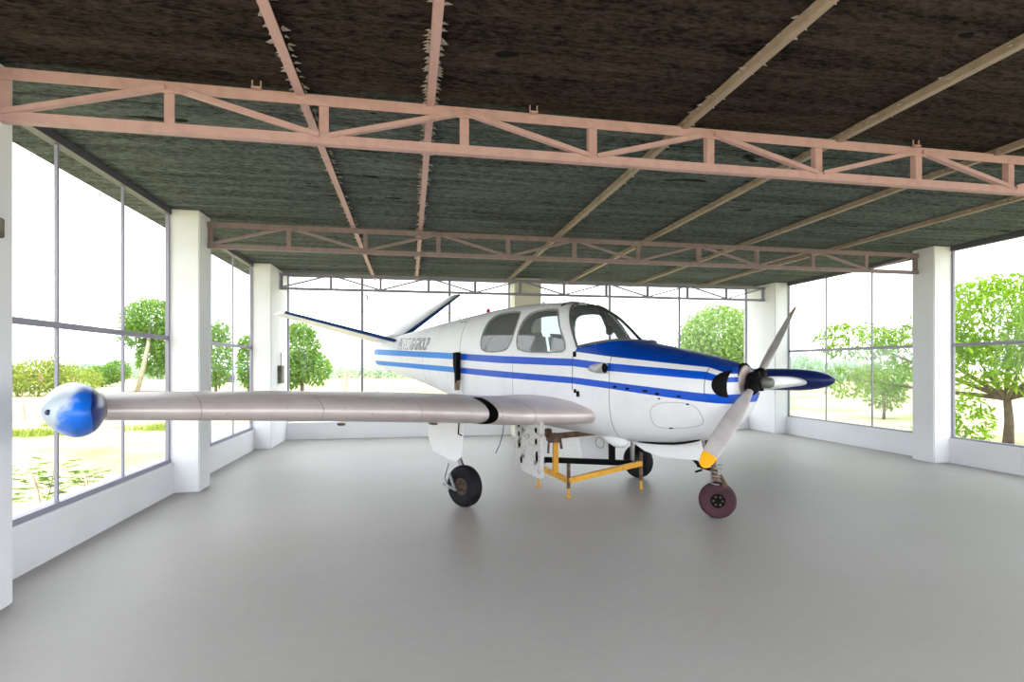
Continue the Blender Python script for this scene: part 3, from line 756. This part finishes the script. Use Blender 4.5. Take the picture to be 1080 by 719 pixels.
def blade(sg):
    d = bd*sg if sg > 0 else Vector((0, .765, .645)).normalized(); ax = Vector((1, 0, 0)); tg = ax.cross(d).normalized(); b = NB(); tip = NB(); rows = []
    st = [(.12, .07, 60, .9), (.2, .095, 52, .55), (.32, .135, 44, .28), (.5, .17, 36, .17), (.7, .175, 30, .12), (.88, .165, 26, .10), (.98, .15, 24, .09), (1.04, .135, 23, .085), (1.08, .115, 22, .08), (1.105, .090, 22, .08), (1.12, .06, 22, .08), (1.128, .03, 22, .08)]
    rows = []
    for s_, c_, be, th_ in st:
        be = math.radians(be+27); s_ *= 1.03; c_ *= .86; cd_ = tg*math.cos(be)+ax*math.sin(be)*PITCH; nd = d.cross(cd_).normalized()
        row = []
        for k in range(16):
            x = 2*PI*k/16; row.append(P(0, 0, 0)+d*s_+cd_*(c_/2*math.cos(x))+nd*(c_*th_/2*math.sin(x)))
        rows.append((s_/1.03, row))
    def build(bm, sub, grow=1):
        R_ = [[bm.verts.new(p) for p in r] for _, r in sub]
        for A, B in zip(R_, R_[1:]):
            for j in range(16): bm.faces.new((A[j], A[(j+1) % 16], B[(j+1) % 16], B[j]))
        bm.faces.new(R_[0]); bm.faces.new(R_[-1][::-1])
    build(b, rows[:7]); build(tip, rows[6:])
    o = sharp(obj('propeller_blade', b, M['blade'], hub), 60); sharp(obj('blade_tip', tip, M['orange'] if sg > 0 else M['tan_tip'], o, label='yellow painted tip' if sg > 0 else 'faded orange tip'), 60)
PITCH = 1
M['blade'] = dirty('dull_grey_blade', (.56, .53, .54), (.42, .39, .40), .4, .7, 4, .45, .1)
M['tan_tip'] = new_mat('faded_orange_paint', (.55, .32, .16), .5)
blade(1); blade(-1)

# landing gear
def wheel(c, ax, R, wd, tyre, name='wheel', hubr=.42, hubm=None):
    ax = Vector(ax).normalized(); b = NB(); prof = []
    for k in range(17):
        x = PI*k/16; prof.append((-wd/2*math.cos(x)*1.0, R-.30*R*(1-math.sin(x)**.55)))
    prof = [(-wd*.36, R*hubr)]+prof+[(wd*.36, R*hubr)]
    lathe(b, prof, c, ax, 40, cap=False)
    w_ = sharp(obj(name, b, tyre, plane), 50)
    b = NB(); lathe(b, [(-wd*.30, 0), (-wd*.30, R*.16), (-wd*.38, R*.18), (-wd*.40, R*.30), (-wd*.34, R*hubr*1.02), (wd*.34, R*hubr*1.02), (wd*.40, R*.30), (wd*.38, R*.18), (wd*.48, R*.14), (wd*.48, 0)], c, ax, 28)
    sharp(obj('wheel_hub', b, hubm or M['steel'], w_), 30)
    for k in range(6):
        x = 2*PI*k/6; s = ax.cross(Vector((0, 0, 1))).normalized(); tt = ax.cross(s)
        p_ = Vector(c)+(s*math.cos(x)+tt*math.sin(x))*R*.24
        for sg in (1, -1): obj('hub_bolt', lathe(NB(), [(0, .010), (.012, .009), (.012, 0)], p_+ax*sg*wd*.385, ax*sg, 8), M['rust'], w_)
    return w_
ZG = -1.36
# starboard main
cR = P(2.44, 1.50, ZG+.222)
wheel(cR, (.12, -1, 0), .222, .15, M['rubber'], hubm=M['dark_rust'])
b = NB(); tube(b, [P(2.66, 1.45, -.38), P(2.66, 1.45, -.80)], .036, 16); tube(b, [P(2.66, 1.45, -.78), P(2.54, 1.42, ZG+.32), P(2.44, 1.40, ZG+.222)], .026, 16); tube(b, [P(2.44, 1.40, ZG+.222), cR], .028, 12)
lg = sharp(obj('main_gear_leg', b, M['steel'], plane))
b = NB(); beam(b, P(2.60, 1.45, -.66), P(2.68, 1.45, -.78), .02, .04); beam(b, P(2.68, 1.45, -.78), P(2.53, 1.43, ZG+.36), .02, .04); obj('torque_link', b, M['rust'], lg)
b = NB(); beam(b, P(2.52, 1.64, ZG+.36), P(2.46, 1.62, ZG+.22), .02, .03); beam(b, P(2.66, 1.62, ZG+.23), P(2.42, 1.62, ZG+.20), .02, .03); tube(b, [P(2.60, 1.60, ZG+.46), P(2.62, 1.64, ZG+.30), P(2.56, 1.62, ZG+.18)], .014, 8)
obj('tow_bracket', b, M['steel'], lg)
pts = [(3.05, -.40), (2.34, -.44), (2.33, -.80), (2.42, -.86), (2.52, -.86), (2.86, -.80), (2.96, -.66)]
obj('gear_door', plate(NB(), [P(a, 1.60+(z+.5)*-.06, z) for a, z in pts], .014), M['white_paint'], lg, label='large white outer gear door')
# inner door hanging from the wing root
r_ = .95; b = NB()
plate(b, [P(a, r_, z) for a, z in ((2.20, -.42), (1.80, -.42), (1.80, -1.03), (1.86, -1.05), (2.12, -1.00), (2.18, -.92))], .012)
for a_ in (2.19, 1.81): beam(b, P(a_, r_+.02, -.43), P(a_, r_+.02, -.95), .02, .04, (0, 1, 0))
idr = obj('inner_gear_door', b, M['dirty_white'], plane, label='grimy riveted inner gear door')
for a_, z_, hh in ((2.17, -.50, .03), (2.17, -.60, .03), (2.16, -.72, .03), (2.13, -.88, .04), (1.90, -.54, .03), (1.90, -.66, .035), (1.89, -.82, .06)):
    p_ = P(a_, r_+.012, z_); b = NB(); lathe(b, [(0, .016), (.004, .015), (.004, 0)], p_, (0, -1, 0), 14)
    for v in b.verts: v.co.z = p_.z+(v.co.z-p_.z)*hh/.016
    obj('lightening_hole', b, M['black'], idr)
for k in range(9):
    for a_ in (2.14, 1.86, 1.97): obj('rivet', lathe(NB(), [(0, .004), (.003, .003), (.003, 0)], P(a_, r_+.007, -.48-.055*k), (0, -1, 0), 6), M['rust'], idr)
obj('cable', tube(NB(), [P(2.30, 1.05, -.42), P(2.31, 1.08, -.62), P(2.33, 1.10, -.72), P(2.40, 1.10, -.83)], .005, 6), M['wire'], plane, smooth=True, label='thin blue hanging cable')
# port main
cL = P(2.12, -1.17, ZG+.222)
wheel(cL, (.1, 1, 0), .222, .16, M['rubber'], hubm=M['dark_rust'])
b = NB(); tube(b, [P(2.12, -1.05, -.38), P(2.12, -1.05, -.80)], .045, 16); tube(b, [P(2.12, -1.05, -.78), P(2.12, -1.05, ZG+.24)], .03, 16); tube(b, [P(2.12, -1.05, ZG+.225), cL], .028, 12)
lg = sharp(obj('main_gear_leg', b, M['steel'], plane))
obj('gear_door', plate(NB(), [P(a, -.72, z) for a, z in ((2.78, -.45), (2.28, -.45), (2.26, -1.08), (2.70, -1.14), (2.78, -.85))], .014), M['white_paint'], lg, label='white inner gear door with a round pressing')
obj('door_ring', tube(NB(), [P(2.40+.07*math.cos(x), -.708, -.88+.07*math.sin(x)) for x in [2*PI*k/24 for k in range(24)]], .004, 6, closed=True), M['steel'], lg)
# nose gear
cN = P(.43, -.11, ZG+.178)
naxw = Vector((-.42, -.90, 0)); an_ = math.radians(59); nax = Vector((naxw.x*math.cos(an_)-naxw.y*math.sin(an_), naxw.x*math.sin(an_)+naxw.y*math.cos(an_), 0))
wheel(cN, nax, .178, .13, M['red_rubber'], 'nose_wheel', .40, M['black'])
b = NB(); tp_ = P(.50, -.05, -.52); md_ = P(.44, -.085, ZG+.40)
tube(b, [tp_, md_+(tp_-md_)*.35], .04, 16); tube(b, [tp_, md_], .028, 16)
s = 1 if (nax.y > 0) else -1
tube(b, [md_+nax*s*.03, cN+nax*s*.085+Vector((0, 0, .14)), cN+nax*s*.085, cN], .014, 10)
beam(b, md_-nax*.09, md_+nax*.09, .05, .03)
ng = sharp(obj('nose_gear_leg', b, M['rust'], plane))
b = NB(); pts = []
for k in range(60):
    x = 2*PI*k/12; pts.append(md_+Vector((.055*math.cos(x)+.01, .055*math.sin(x), .13-.0032*k)))
tube(b, pts, .006, 6); obj('shimmy_spring', b, M['steel'], ng, smooth=True)
fx = Vector((math.cos(-.2), math.sin(-.2), 0))
b = NB(); beam(b, md_+Vector((.02, 0, .06)), md_+Vector((-.18, -.02, .10)), .02, .03); beam(b, md_+Vector((-.13, -.02, .06)), md_+Vector((-.2, -.02, .03)), .02, .02); beam(b, md_+Vector((-.16, 0, .09)), md_+Vector((-.24, 0, .16)), .02, .03); obj('steering_arm', b, M['black'], ng)
b = NB(); beam(b, md_+Vector((.05, 0, .03)), md_+Vector((.11, 0, -.06)), .02, .03); beam(b, md_+Vector((.11, 0, -.06)), cN+Vector((.02, 0, .12)), .02, .03); obj('torque_link', b, M['rust'], ng)
for r_ in (.17, -.17):
    pts = [(1.30, -.64), (.46, -.56), (.43, -.66), (.46, -.765), (.88, -.785), (1.08, -.745)]
    obj('nose_gear_door', plate(NB(), [P(a, r_, z) for a, z in pts], .012), M['white_paint'], plane, label='white nose gear door')
obj('belly_gap', tube(NB(), [P(a, .24, interp(ZB, a)+.012) for a in (1.12, 1.0, .85, .7, .58, .48, .42)], [.004, .010, .012, .012, .012, .010, .006], 8), M['black'], plane, label='black strip for the shaded gap along the nose gear bay')  # black tube stands for the shade in the gap
obj('belly_fairing', tube(NB(), [P(1.56, .30, -.62), P(1.45, .30, -.645), P(1.35, .30, -.665), P(1.27, .30, -.67), P(1.2, .3, -.66)], [.01, .04, .06, .055, .02], 16), M['white_paint'], plane, smooth=True)

# ------------------------------------------------------------------ yellow stand under the aircraft
stand = thing('jack_stand', 'yellow and black steel trestle stand under the aircraft belly between the main wheels', 'stand', (2.1, 6.4, 0))
def SP(x, y, z): return (x-2.1, y-6.4, z)
A_, B_, C_ = (1.58, 6.62, .25), (1.79, 6.02, .19), (2.79, 6.28, .31); D_, E_ = (1.75, 7.0, .265), (2.86, 6.70, .235)
obj('frame_beam', beam(NB(), SP(*A_), SP(*B_), .05, .06), M['yellow'], stand, label='yellow beam')
obj('frame_beam', beam(NB(), SP(*B_), SP(*C_), .05, .06), M['yellow'], stand, label='yellow beam')
obj('frame_beam', beam(NB(), SP(*D_), SP(*E_), .05, .07), M['black'], stand, label='black beam')
obj('frame_beam', beam(NB(), SP(*C_), SP(*E_), .05, .05), M['black'], stand, label='black beam')
obj('frame_beam', beam(NB(), SP(*A_), SP(*D_), .05, .05), M['black'], stand, label='black beam')
for (x, y, z), top, mt in ((A_, .34, M['yellow']), (B_, .38, M['rust']), (C_, .44, M['rust'])):
    l_ = obj('leg', tube(NB(), [SP(x, y, .10), SP(x, y, top)], .022, 12), mt, stand)
    obj('screw_foot', lathe(NB(), [(0, .035), (.012, .035), (.014, .016), (.12, .014)], SP(x, y, 0), (0, 0, 1), 14), M['yellow'], l_)
ux, uy = 1.70, 6.26
obj('upright', box(NB(), SP(ux-.03, uy-.03, .20), SP(ux+.03, uy+.03, .62), .003), M['yellow'], stand, label='yellow upright post')
b = NB(); box(b, SP(ux-.09, uy-.06, .60), SP(ux+.04, uy+.10, .70), .01); box(b, SP(ux-.12, uy, .66), SP(ux-.04, uy+.06, .76), .01); tube(b, [SP(ux-.08, uy, .62), SP(ux-.09, uy-.01, .47)], .014, 8); beam(b, SP(ux+.05, uy-.01, .66), SP(ux+.07, uy-.02, .52), .02, .03)
obj('jack_head', b, M['rust'], stand, label='rusty jack head')
obj('cross_beam', beam(NB(), SP(ux, uy+.1, .655), SP(2.62, 6.72, .665), .08, .06), M['rust'], stand, label='dark rusty cross beam under the belly')
px, py = 2.60, 6.765
obj('upright', box(NB(), SP(px-.035, py-.035, .24), SP(px+.035, py+.035, .68), .003), M['black'], stand, label='black upright post')

# ------------------------------------------------------------------ outdoors
def W2(px, d, z=0):
    r = (px-540)/FPX; return Vector((d*(r*math.cos(TH)+math.sin(TH)), d*(-r*math.sin(TH)+math.cos(TH)), z))
def leaves(bm, blobs, n, size, droop=.3, aspect=.4):
    tot = sum(b[1][0]*b[1][1]*b[1][2] for b in blobs)
    for c, r in blobs:
        k = int(n*r[0]*r[1]*r[2]/tot)
        for _ in range(k):
            while True:
                p = Vector([random.uniform(-1, 1) for _ in range(3)])
                if .25 < p.length < 1: break
            p = p*(p.length**-.35); c0 = Vector(c)+Vector((p.x*r[0], p.y*r[1], p.z*r[2]))
            d = (Vector([random.gauss(0, 1) for _ in range(3)])+Vector((p.x, p.y, 0))*.6+Vector((0, 0, -droop*2))).normalized(); s = d.cross(Vector([random.gauss(0, 1) for _ in range(3)])).normalized()
            l = size*random.uniform(.6, 1.3)
            bm.faces.new([bm.verts.new(c0), bm.verts.new(c0+d*l*.5+s*l*aspect*.5), bm.verts.new(c0+d*l), bm.verts.new(c0+d*l*.5-s*l*aspect*.5)])
    return bm
def tree(loc, blobs, n, size, leafm, label, trunk, barkm='bark', group=None, name='tree', cat='tree', droop=.3, aspect=.4):
    r = thing(name, label, cat, loc, 0, group)
    obj('foliage', leaves(NB(), blobs, n, size, droop, aspect), M[leafm], r, smooth='raw')
    b = NB()
    for pts, rad in trunk: tube(b, pts, rad, 9)
    obj('trunk', b, M[barkm], r, smooth=True); return r
G = -.16
def branches(h, rad, blobs, base=0):
    out = [([(0, 0, 0), (.03*h, 0, h*.5), (0, .02*h, h)], [rad, rad*.8, rad*.65])]
    for c, r in blobs: out.append(([(0, .02*h, h*.95), ((c[0])*.5, c[1]*.5, (c[2]+h)*.5-.05), c], [rad*.55, rad*.35, rad*.1]))
    return out
# mango tree beyond the right glazing
bl = [((0, 0, 2.62), (1.6, 1.5, .95)), ((-1.1, -.3, 1.75), (.8, .6, .5)), ((.5, -1.0, 1.4), (.6, .5, .4)), ((-1.4, .6, 2.1), (.9, .9, .55)), ((-2.4, 1.3, 2.25), (.85, .7, .42)), ((1.6, -.6, 2.65), (1.5, 1.3, 1.0)), ((.4, -1.1, 1.9), (1.0, .8, .45)), ((-.7, -.7, 1.55), (.6, .5, .35)), ((-2.0, 1.8, 1.35), (.7, .6, .4)), ((2.9, -1.5, 2.2), (1.1, 1.0, .9))]
tree(W2(1063, 11.2, G), bl, 19000, .15, 'leaf', 'leafy dark green mango tree outside the right windows with forked trunk', branches(1.05, .10, bl), droop=.5, aspect=.3)
bl = [((0, 0, .65), (.34, .4, .6)), ((-.3, .3, .35), (.3, .4, .35))]
tree(W2(1018, 9.6, G), bl, 900, .13, 'leaf', 'low leafy bush below the mango tree outside the right window', branches(.3, .03, bl), name='bush', cat='bush', aspect=.35)
bl = [((0, 0, 1.35), (.8, .7, .5)), ((.4, .3, .75), (.6, .5, .4))]
tree(W2(932, 17, G), bl, 1300, .20, 'leaf_mid', 'pale leafy shrub behind the dusty right pane beside the column', branches(.7, .05, bl), name='shrub', cat='shrub', aspect=.35)
# round tree at the back behind the cowling
bl = [((0, 0, 3.0), (2.0, 1.8, 1.7)), ((-1.2, 0, 2.6), (1.1, 1.1, .9)), ((1.0, 0, 2.3), (1.0, 1.1, 1.3)), ((.5, -.4, 1.6), (1.1, 1, .9))]
tree(W2(760, 27, G), bl, 11000, .20, 'leaf_pale', 'round bright green tree behind the aircraft nose outside the back window', branches(1.8, .18, bl), aspect=.5)
# back left tree
bl = [((-.2, 0, 2.3), (1.1, 1.0, 1.5)), ((.6, 0, 1.6), (.8, .8, .9)), ((-.8, 0, 1.5), (1.0, .9, 1.0)), ((0, 0, 3.3), (.6, .6, .6))]
tree(W2(318, 27, G), bl, 6500, .20, 'leaf_mid', 'green tree outside the back window beside the rear left corner column', branches(1.2, .12, bl), aspect=.5)
# trees through the left bays
bl = [((.3, 0, 4.6), (1.7, 1.6, 1.3)), ((1.6, 0, 3.2), (1.5, 1.5, 1.6)), ((-.7, 0, 3.6), (.9, 1.0, .8)), ((.5, .6, 2.2), (1.4, 1.2, 1.2)), ((2.6, 0, 1.9), (1.2, 1.2, 1.4))]
tree(W2(156, 34, G), bl, 12000, .24, 'leaf_mid', 'tall green tree with pale leaning trunk outside the left front bay', [([(-.1, -1.2, 0), (.25, -1.2, 1.5), (.5, -1.1, 3.0), (.4, -.6, 4.2)], [.14, .13, .11, .07])]+branches(3, .1, bl)[1:], 'pale_bark', aspect=.5)
bl = [((0, 0, .9), (1.3, 1.0, .8)), ((1.1, 0, 1.3), (.9, .9, .9))]
tree(W2(108, 44, G), bl, 3500, .20, 'leaf_mid', 'dark green bush left of the tall tree beyond the left window', branches(.5, .06, bl), name='bush', cat='bush', aspect=.5)
bl = [((0, 0, 1.1), (1.6, 1.2, 1.0)), ((1.7, 0, .9), (1.4, 1.1, .85)), ((-1.3, 0, .9), (1.1, 1, .85)), ((.8, 0, 1.9), (.5, .5, .4))]
tree(W2(40, 30, G), bl, 4200, .20, 'leaf_yellow', 'yellow green hedge of bushes seen at the far left beyond the dry field', branches(.4, .05, bl), name='hedge', cat='hedge', aspect=.5)
bl = [((0, 0, 2.2), (.8, .8, 1.6)), ((.2, 0, 3.4), (.5, .5, .6))]
tree(W2(227, 28, G), bl, 2600, .20, 'leaf_mid', 'slender green tree just right of the left middle column', branches(1.5, .08, bl), aspect=.5)
bl = [((0, 0, 1.8), (.6, .6, 1.4)), ((-.1, 0, 3.0), (.4, .5, .5))]
tree(W2(262, 31, G), bl, 1900, .20, 'leaf_mid', 'narrow green tree in the second left bay before the corner column', branches(1.2, .08, bl), aspect=.5)
# far hazy tree lines
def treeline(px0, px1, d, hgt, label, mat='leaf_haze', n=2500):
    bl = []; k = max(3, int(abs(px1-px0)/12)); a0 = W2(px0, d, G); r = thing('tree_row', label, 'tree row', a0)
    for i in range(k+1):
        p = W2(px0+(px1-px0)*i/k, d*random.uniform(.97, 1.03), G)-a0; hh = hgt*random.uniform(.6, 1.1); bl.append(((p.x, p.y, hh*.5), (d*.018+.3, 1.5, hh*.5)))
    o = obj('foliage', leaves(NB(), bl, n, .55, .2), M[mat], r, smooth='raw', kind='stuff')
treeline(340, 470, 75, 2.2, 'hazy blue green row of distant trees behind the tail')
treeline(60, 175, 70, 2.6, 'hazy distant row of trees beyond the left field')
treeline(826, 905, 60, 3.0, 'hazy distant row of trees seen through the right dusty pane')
# dry stalk plants
def stalks(loc, n, hgt, spread, label, seed, mat='dry', group=None, name='dry_shrub'):
    random.seed(seed); b = NB()
    for _ in range(n):
        x, y = random.gauss(0, spread), random.gauss(0, spread*.5); hh = hgt*random.uniform(.5, 1.1); dx = random.gauss(0, .12)*hh
        p = [(x, y, 0), (x+dx*.4, y, hh*.5), (x+dx, y, hh)]; tube(b, p, [.016*hgt, .010*hgt, .003*hgt], 4)
        for _ in range(3):
            f = random.uniform(.35, .9); q = Vector((x+dx*f, y, hh*f)); tube(b, [q, q+Vector((random.gauss(0, .16), 0, .2))*hgt*.6], [.006*hgt, .002*hgt], 4)
    o = obj(name, b, M[mat]); o.location = loc; tag(o, label, 'shrub', group); return o
stalks(W2(32, 16.5, G), 16, .95, .45, 'bare dry brown stalks in the field at the far left window', 3)
stalks(W2(365, 24, G), 5, 2.2, .12, 'tall thin bare shrub left of the fuselage tail outside', 4)
stalks(W2(397, 24, G), 6, 1.3, .15, 'short bare shrub below the tail end outside the back window', 5)
stalks(W2(430, 24, G), 34, 1.2, .9, 'row of pale dry brush under the rear fuselage outside', 6)
stalks(W2(345, 26, G), 10, .8, .5, 'low dry brush beside the back left tree', 8)
# near plants outside the left window
def sapling(loc, hgt, label, seed, n=9, leafl=.11):
    random.seed(seed); r = thing('sapling', label, 'plant', loc)
    st = NB(); lf = NB()
    for s in range(3):
        lean = random.gauss(0, .2); top = Vector((lean*hgt, random.gauss(0, .1)*hgt, hgt*random.uniform(.7, 1))); tube(st, [(0, 0, 0), top*.5+Vector((.02, 0, 0)), top], [.008, .006, .003], 5)
        for k in range(n):
            f = .35+.65*k/n; p = top*f
            for sg in (1, -1):
                d = Vector((sg*random.uniform(.6, 1), random.uniform(-.7, .7), random.uniform(-.1, .35))).normalized()
                q0 = p+d*leafl*.8; tube(st, [p, q0], .002, 4)
                for (u) in (0, .5, 1):
                    c0 = q0+d*leafl*u*.8; sdir = d.cross(Vector((0, 0, 1))).normalized(); l = leafl*random.uniform(.6, 1)
                    lf.faces.new([lf.verts.new(c0), lf.verts.new(c0+d*l*.5+sdir*l*.28), lf.verts.new(c0+d*l+Vector((0, 0, -.02))), lf.verts.new(c0+d*l*.5-sdir*l*.28)])
    obj('stem', st, M['dry'], r); obj('leaves', lf, M['leaf_mid'], r, smooth='raw')
sapling(W2(45, 6.1, G), .62, 'leafy green sapling just outside the left window near the front column', 11)
sapling(W2(92, 7.0, G), .40, 'smaller green sapling outside the left window behind the first mullion', 12, 6, .08)
def tuft(px, d, label, seed, s=.35, mat='leaf_yellow'):
    random.seed(seed); b = NB()
    for _ in range(260):
        x, y = random.gauss(0, s), random.gauss(0, s*.5); hh = random.uniform(.08, .26)*s/.35; d_ = Vector((random.gauss(0, .3), random.gauss(0, .3), 1)).normalized()
        sv = Vector((.022, random.uniform(-.01, .01), 0)); p = Vector((x, y, 0)); b.faces.new([b.verts.new(p-sv), b.verts.new(p+sv), b.verts.new(p+d_*hh)])
    o = obj('grass_tuft', b, M[mat], smooth='raw'); o.location = W2(px, d, G); tag(o, label, 'grass')
tuft(30, 13.0, 'green weed clump at the far left edge of the window below the tank', 21)
tuft(66, 15.2, 'green weed clump on the ground directly below the tip tank', 22, .2)
tuft(172, 14.2, 'green weed clump beside the left middle column', 23, .3)
tuft(238, 18, 'green weeds visible under the wing in the second left bay', 24, .3, 'leaf')
tuft(352, 25, 'small green weeds at the foot of the back left tree', 25, .4)
# low troughs and far buildings
def trough(px, d, L, mat, label, rz=-.1):
    r = thing('trough', label, 'trough', W2(px, d, G), rz); b = NB()
    prof = [(-.45, .55), (-.42, .22), (-.3, .06), (.3, .06), (.42, .22), (.45, .55)]
    A = [b.verts.new((-L/2, y, z)) for y, z in prof]; B = [b.verts.new((L/2, y, z)) for y, z in prof]
    for i in range(5): b.faces.new((A[i], A[i+1], B[i+1], B[i]))
    b.faces.new(A); b.faces.new(B[::-1]); bmesh.ops.solidify(b, geom=b.faces[:], thickness=.03)
    obj('basin', b, mat, r)
    for x in (-L*.3, L*.3): obj('foot', box(NB(), (x-.05, -.3, 0), (x+.05, .3, .1)), M['rust'], r)
trough(146, 24, .9, new_mat('brown_basin', (.32, .16, .11), .8), 'brown basin on the ground left of the left middle column')
trough(171, 24, .95, new_mat('olive_basin', (.32, .33, .22), .8), 'olive basin beside the brown basin near the left middle column')
def house(px, d, w, h_, wallm, roofm, label):
    r = thing('house', label, 'house', W2(px, d, G)); obj('walls', box(NB(), (-w/2, 0, 0), (w/2, 3, h_)), wallm, r)
    b = NB(); v = [b.verts.new(p) for p in ((-w/2-.3, -.3, h_), (w/2+.3, -.3, h_), (w/2+.3, 3.3, h_), (-w/2-.3, 3.3, h_), (-w/2, 1.5, h_+.6), (w/2, 1.5, h_+.6))]
    for f in ((0, 1, 5, 4), (2, 3, 4, 5), (0, 4, 3), (1, 2, 5), (3, 2, 1, 0)): b.faces.new([v[i] for i in f])
    obj('roof', b, roofm, r); obj('door', box(NB(), (-.4, -.04, 0), (.4, .02, h_*.75)), M['frame_dark'], r)
house(30, 48, 4.2, .9, new_mat('pink_wall', (.55, .28, .26), .8), new_mat('pink_roof', (.62, .40, .36), .8), 'low pink house beyond the hedge at the far left')
house(243, 55, 3.4, 1.0, new_mat('pale_wall', (.6, .66, .66), .8), new_mat('blue_roof', (.30, .52, .60), .7), 'pale house with blue roof far behind the second left bay')
# tan berm at the back
b = NB(); random.seed(5)
nx, ny = 30, 6; V = [[b.verts.new((-1.6+3.2*i/nx, -1.2+2.4*j/ny, (.42+.08*math.sin(i*.9))*max(0, math.sin(PI*j/ny))*(max(0, math.sin(PI*min(1, max(0, i/nx)))))**.5)) for j in range(ny+1)] for i in range(nx+1)]
for i in range(nx):
    for j in range(ny): b.faces.new((V[i][j], V[i+1][j], V[i+1][j+1], V[i][j+1]))
o = obj('soil_bank', b, dirty('tan_earth', (.42, .31, .15), (.5, .4, .2), .4, .7, 2, .95), smooth=True); o.location = W2(322, 17.5, G)
tag(o, 'low tan earth bank outside the back window behind the wing', 'earth bank')
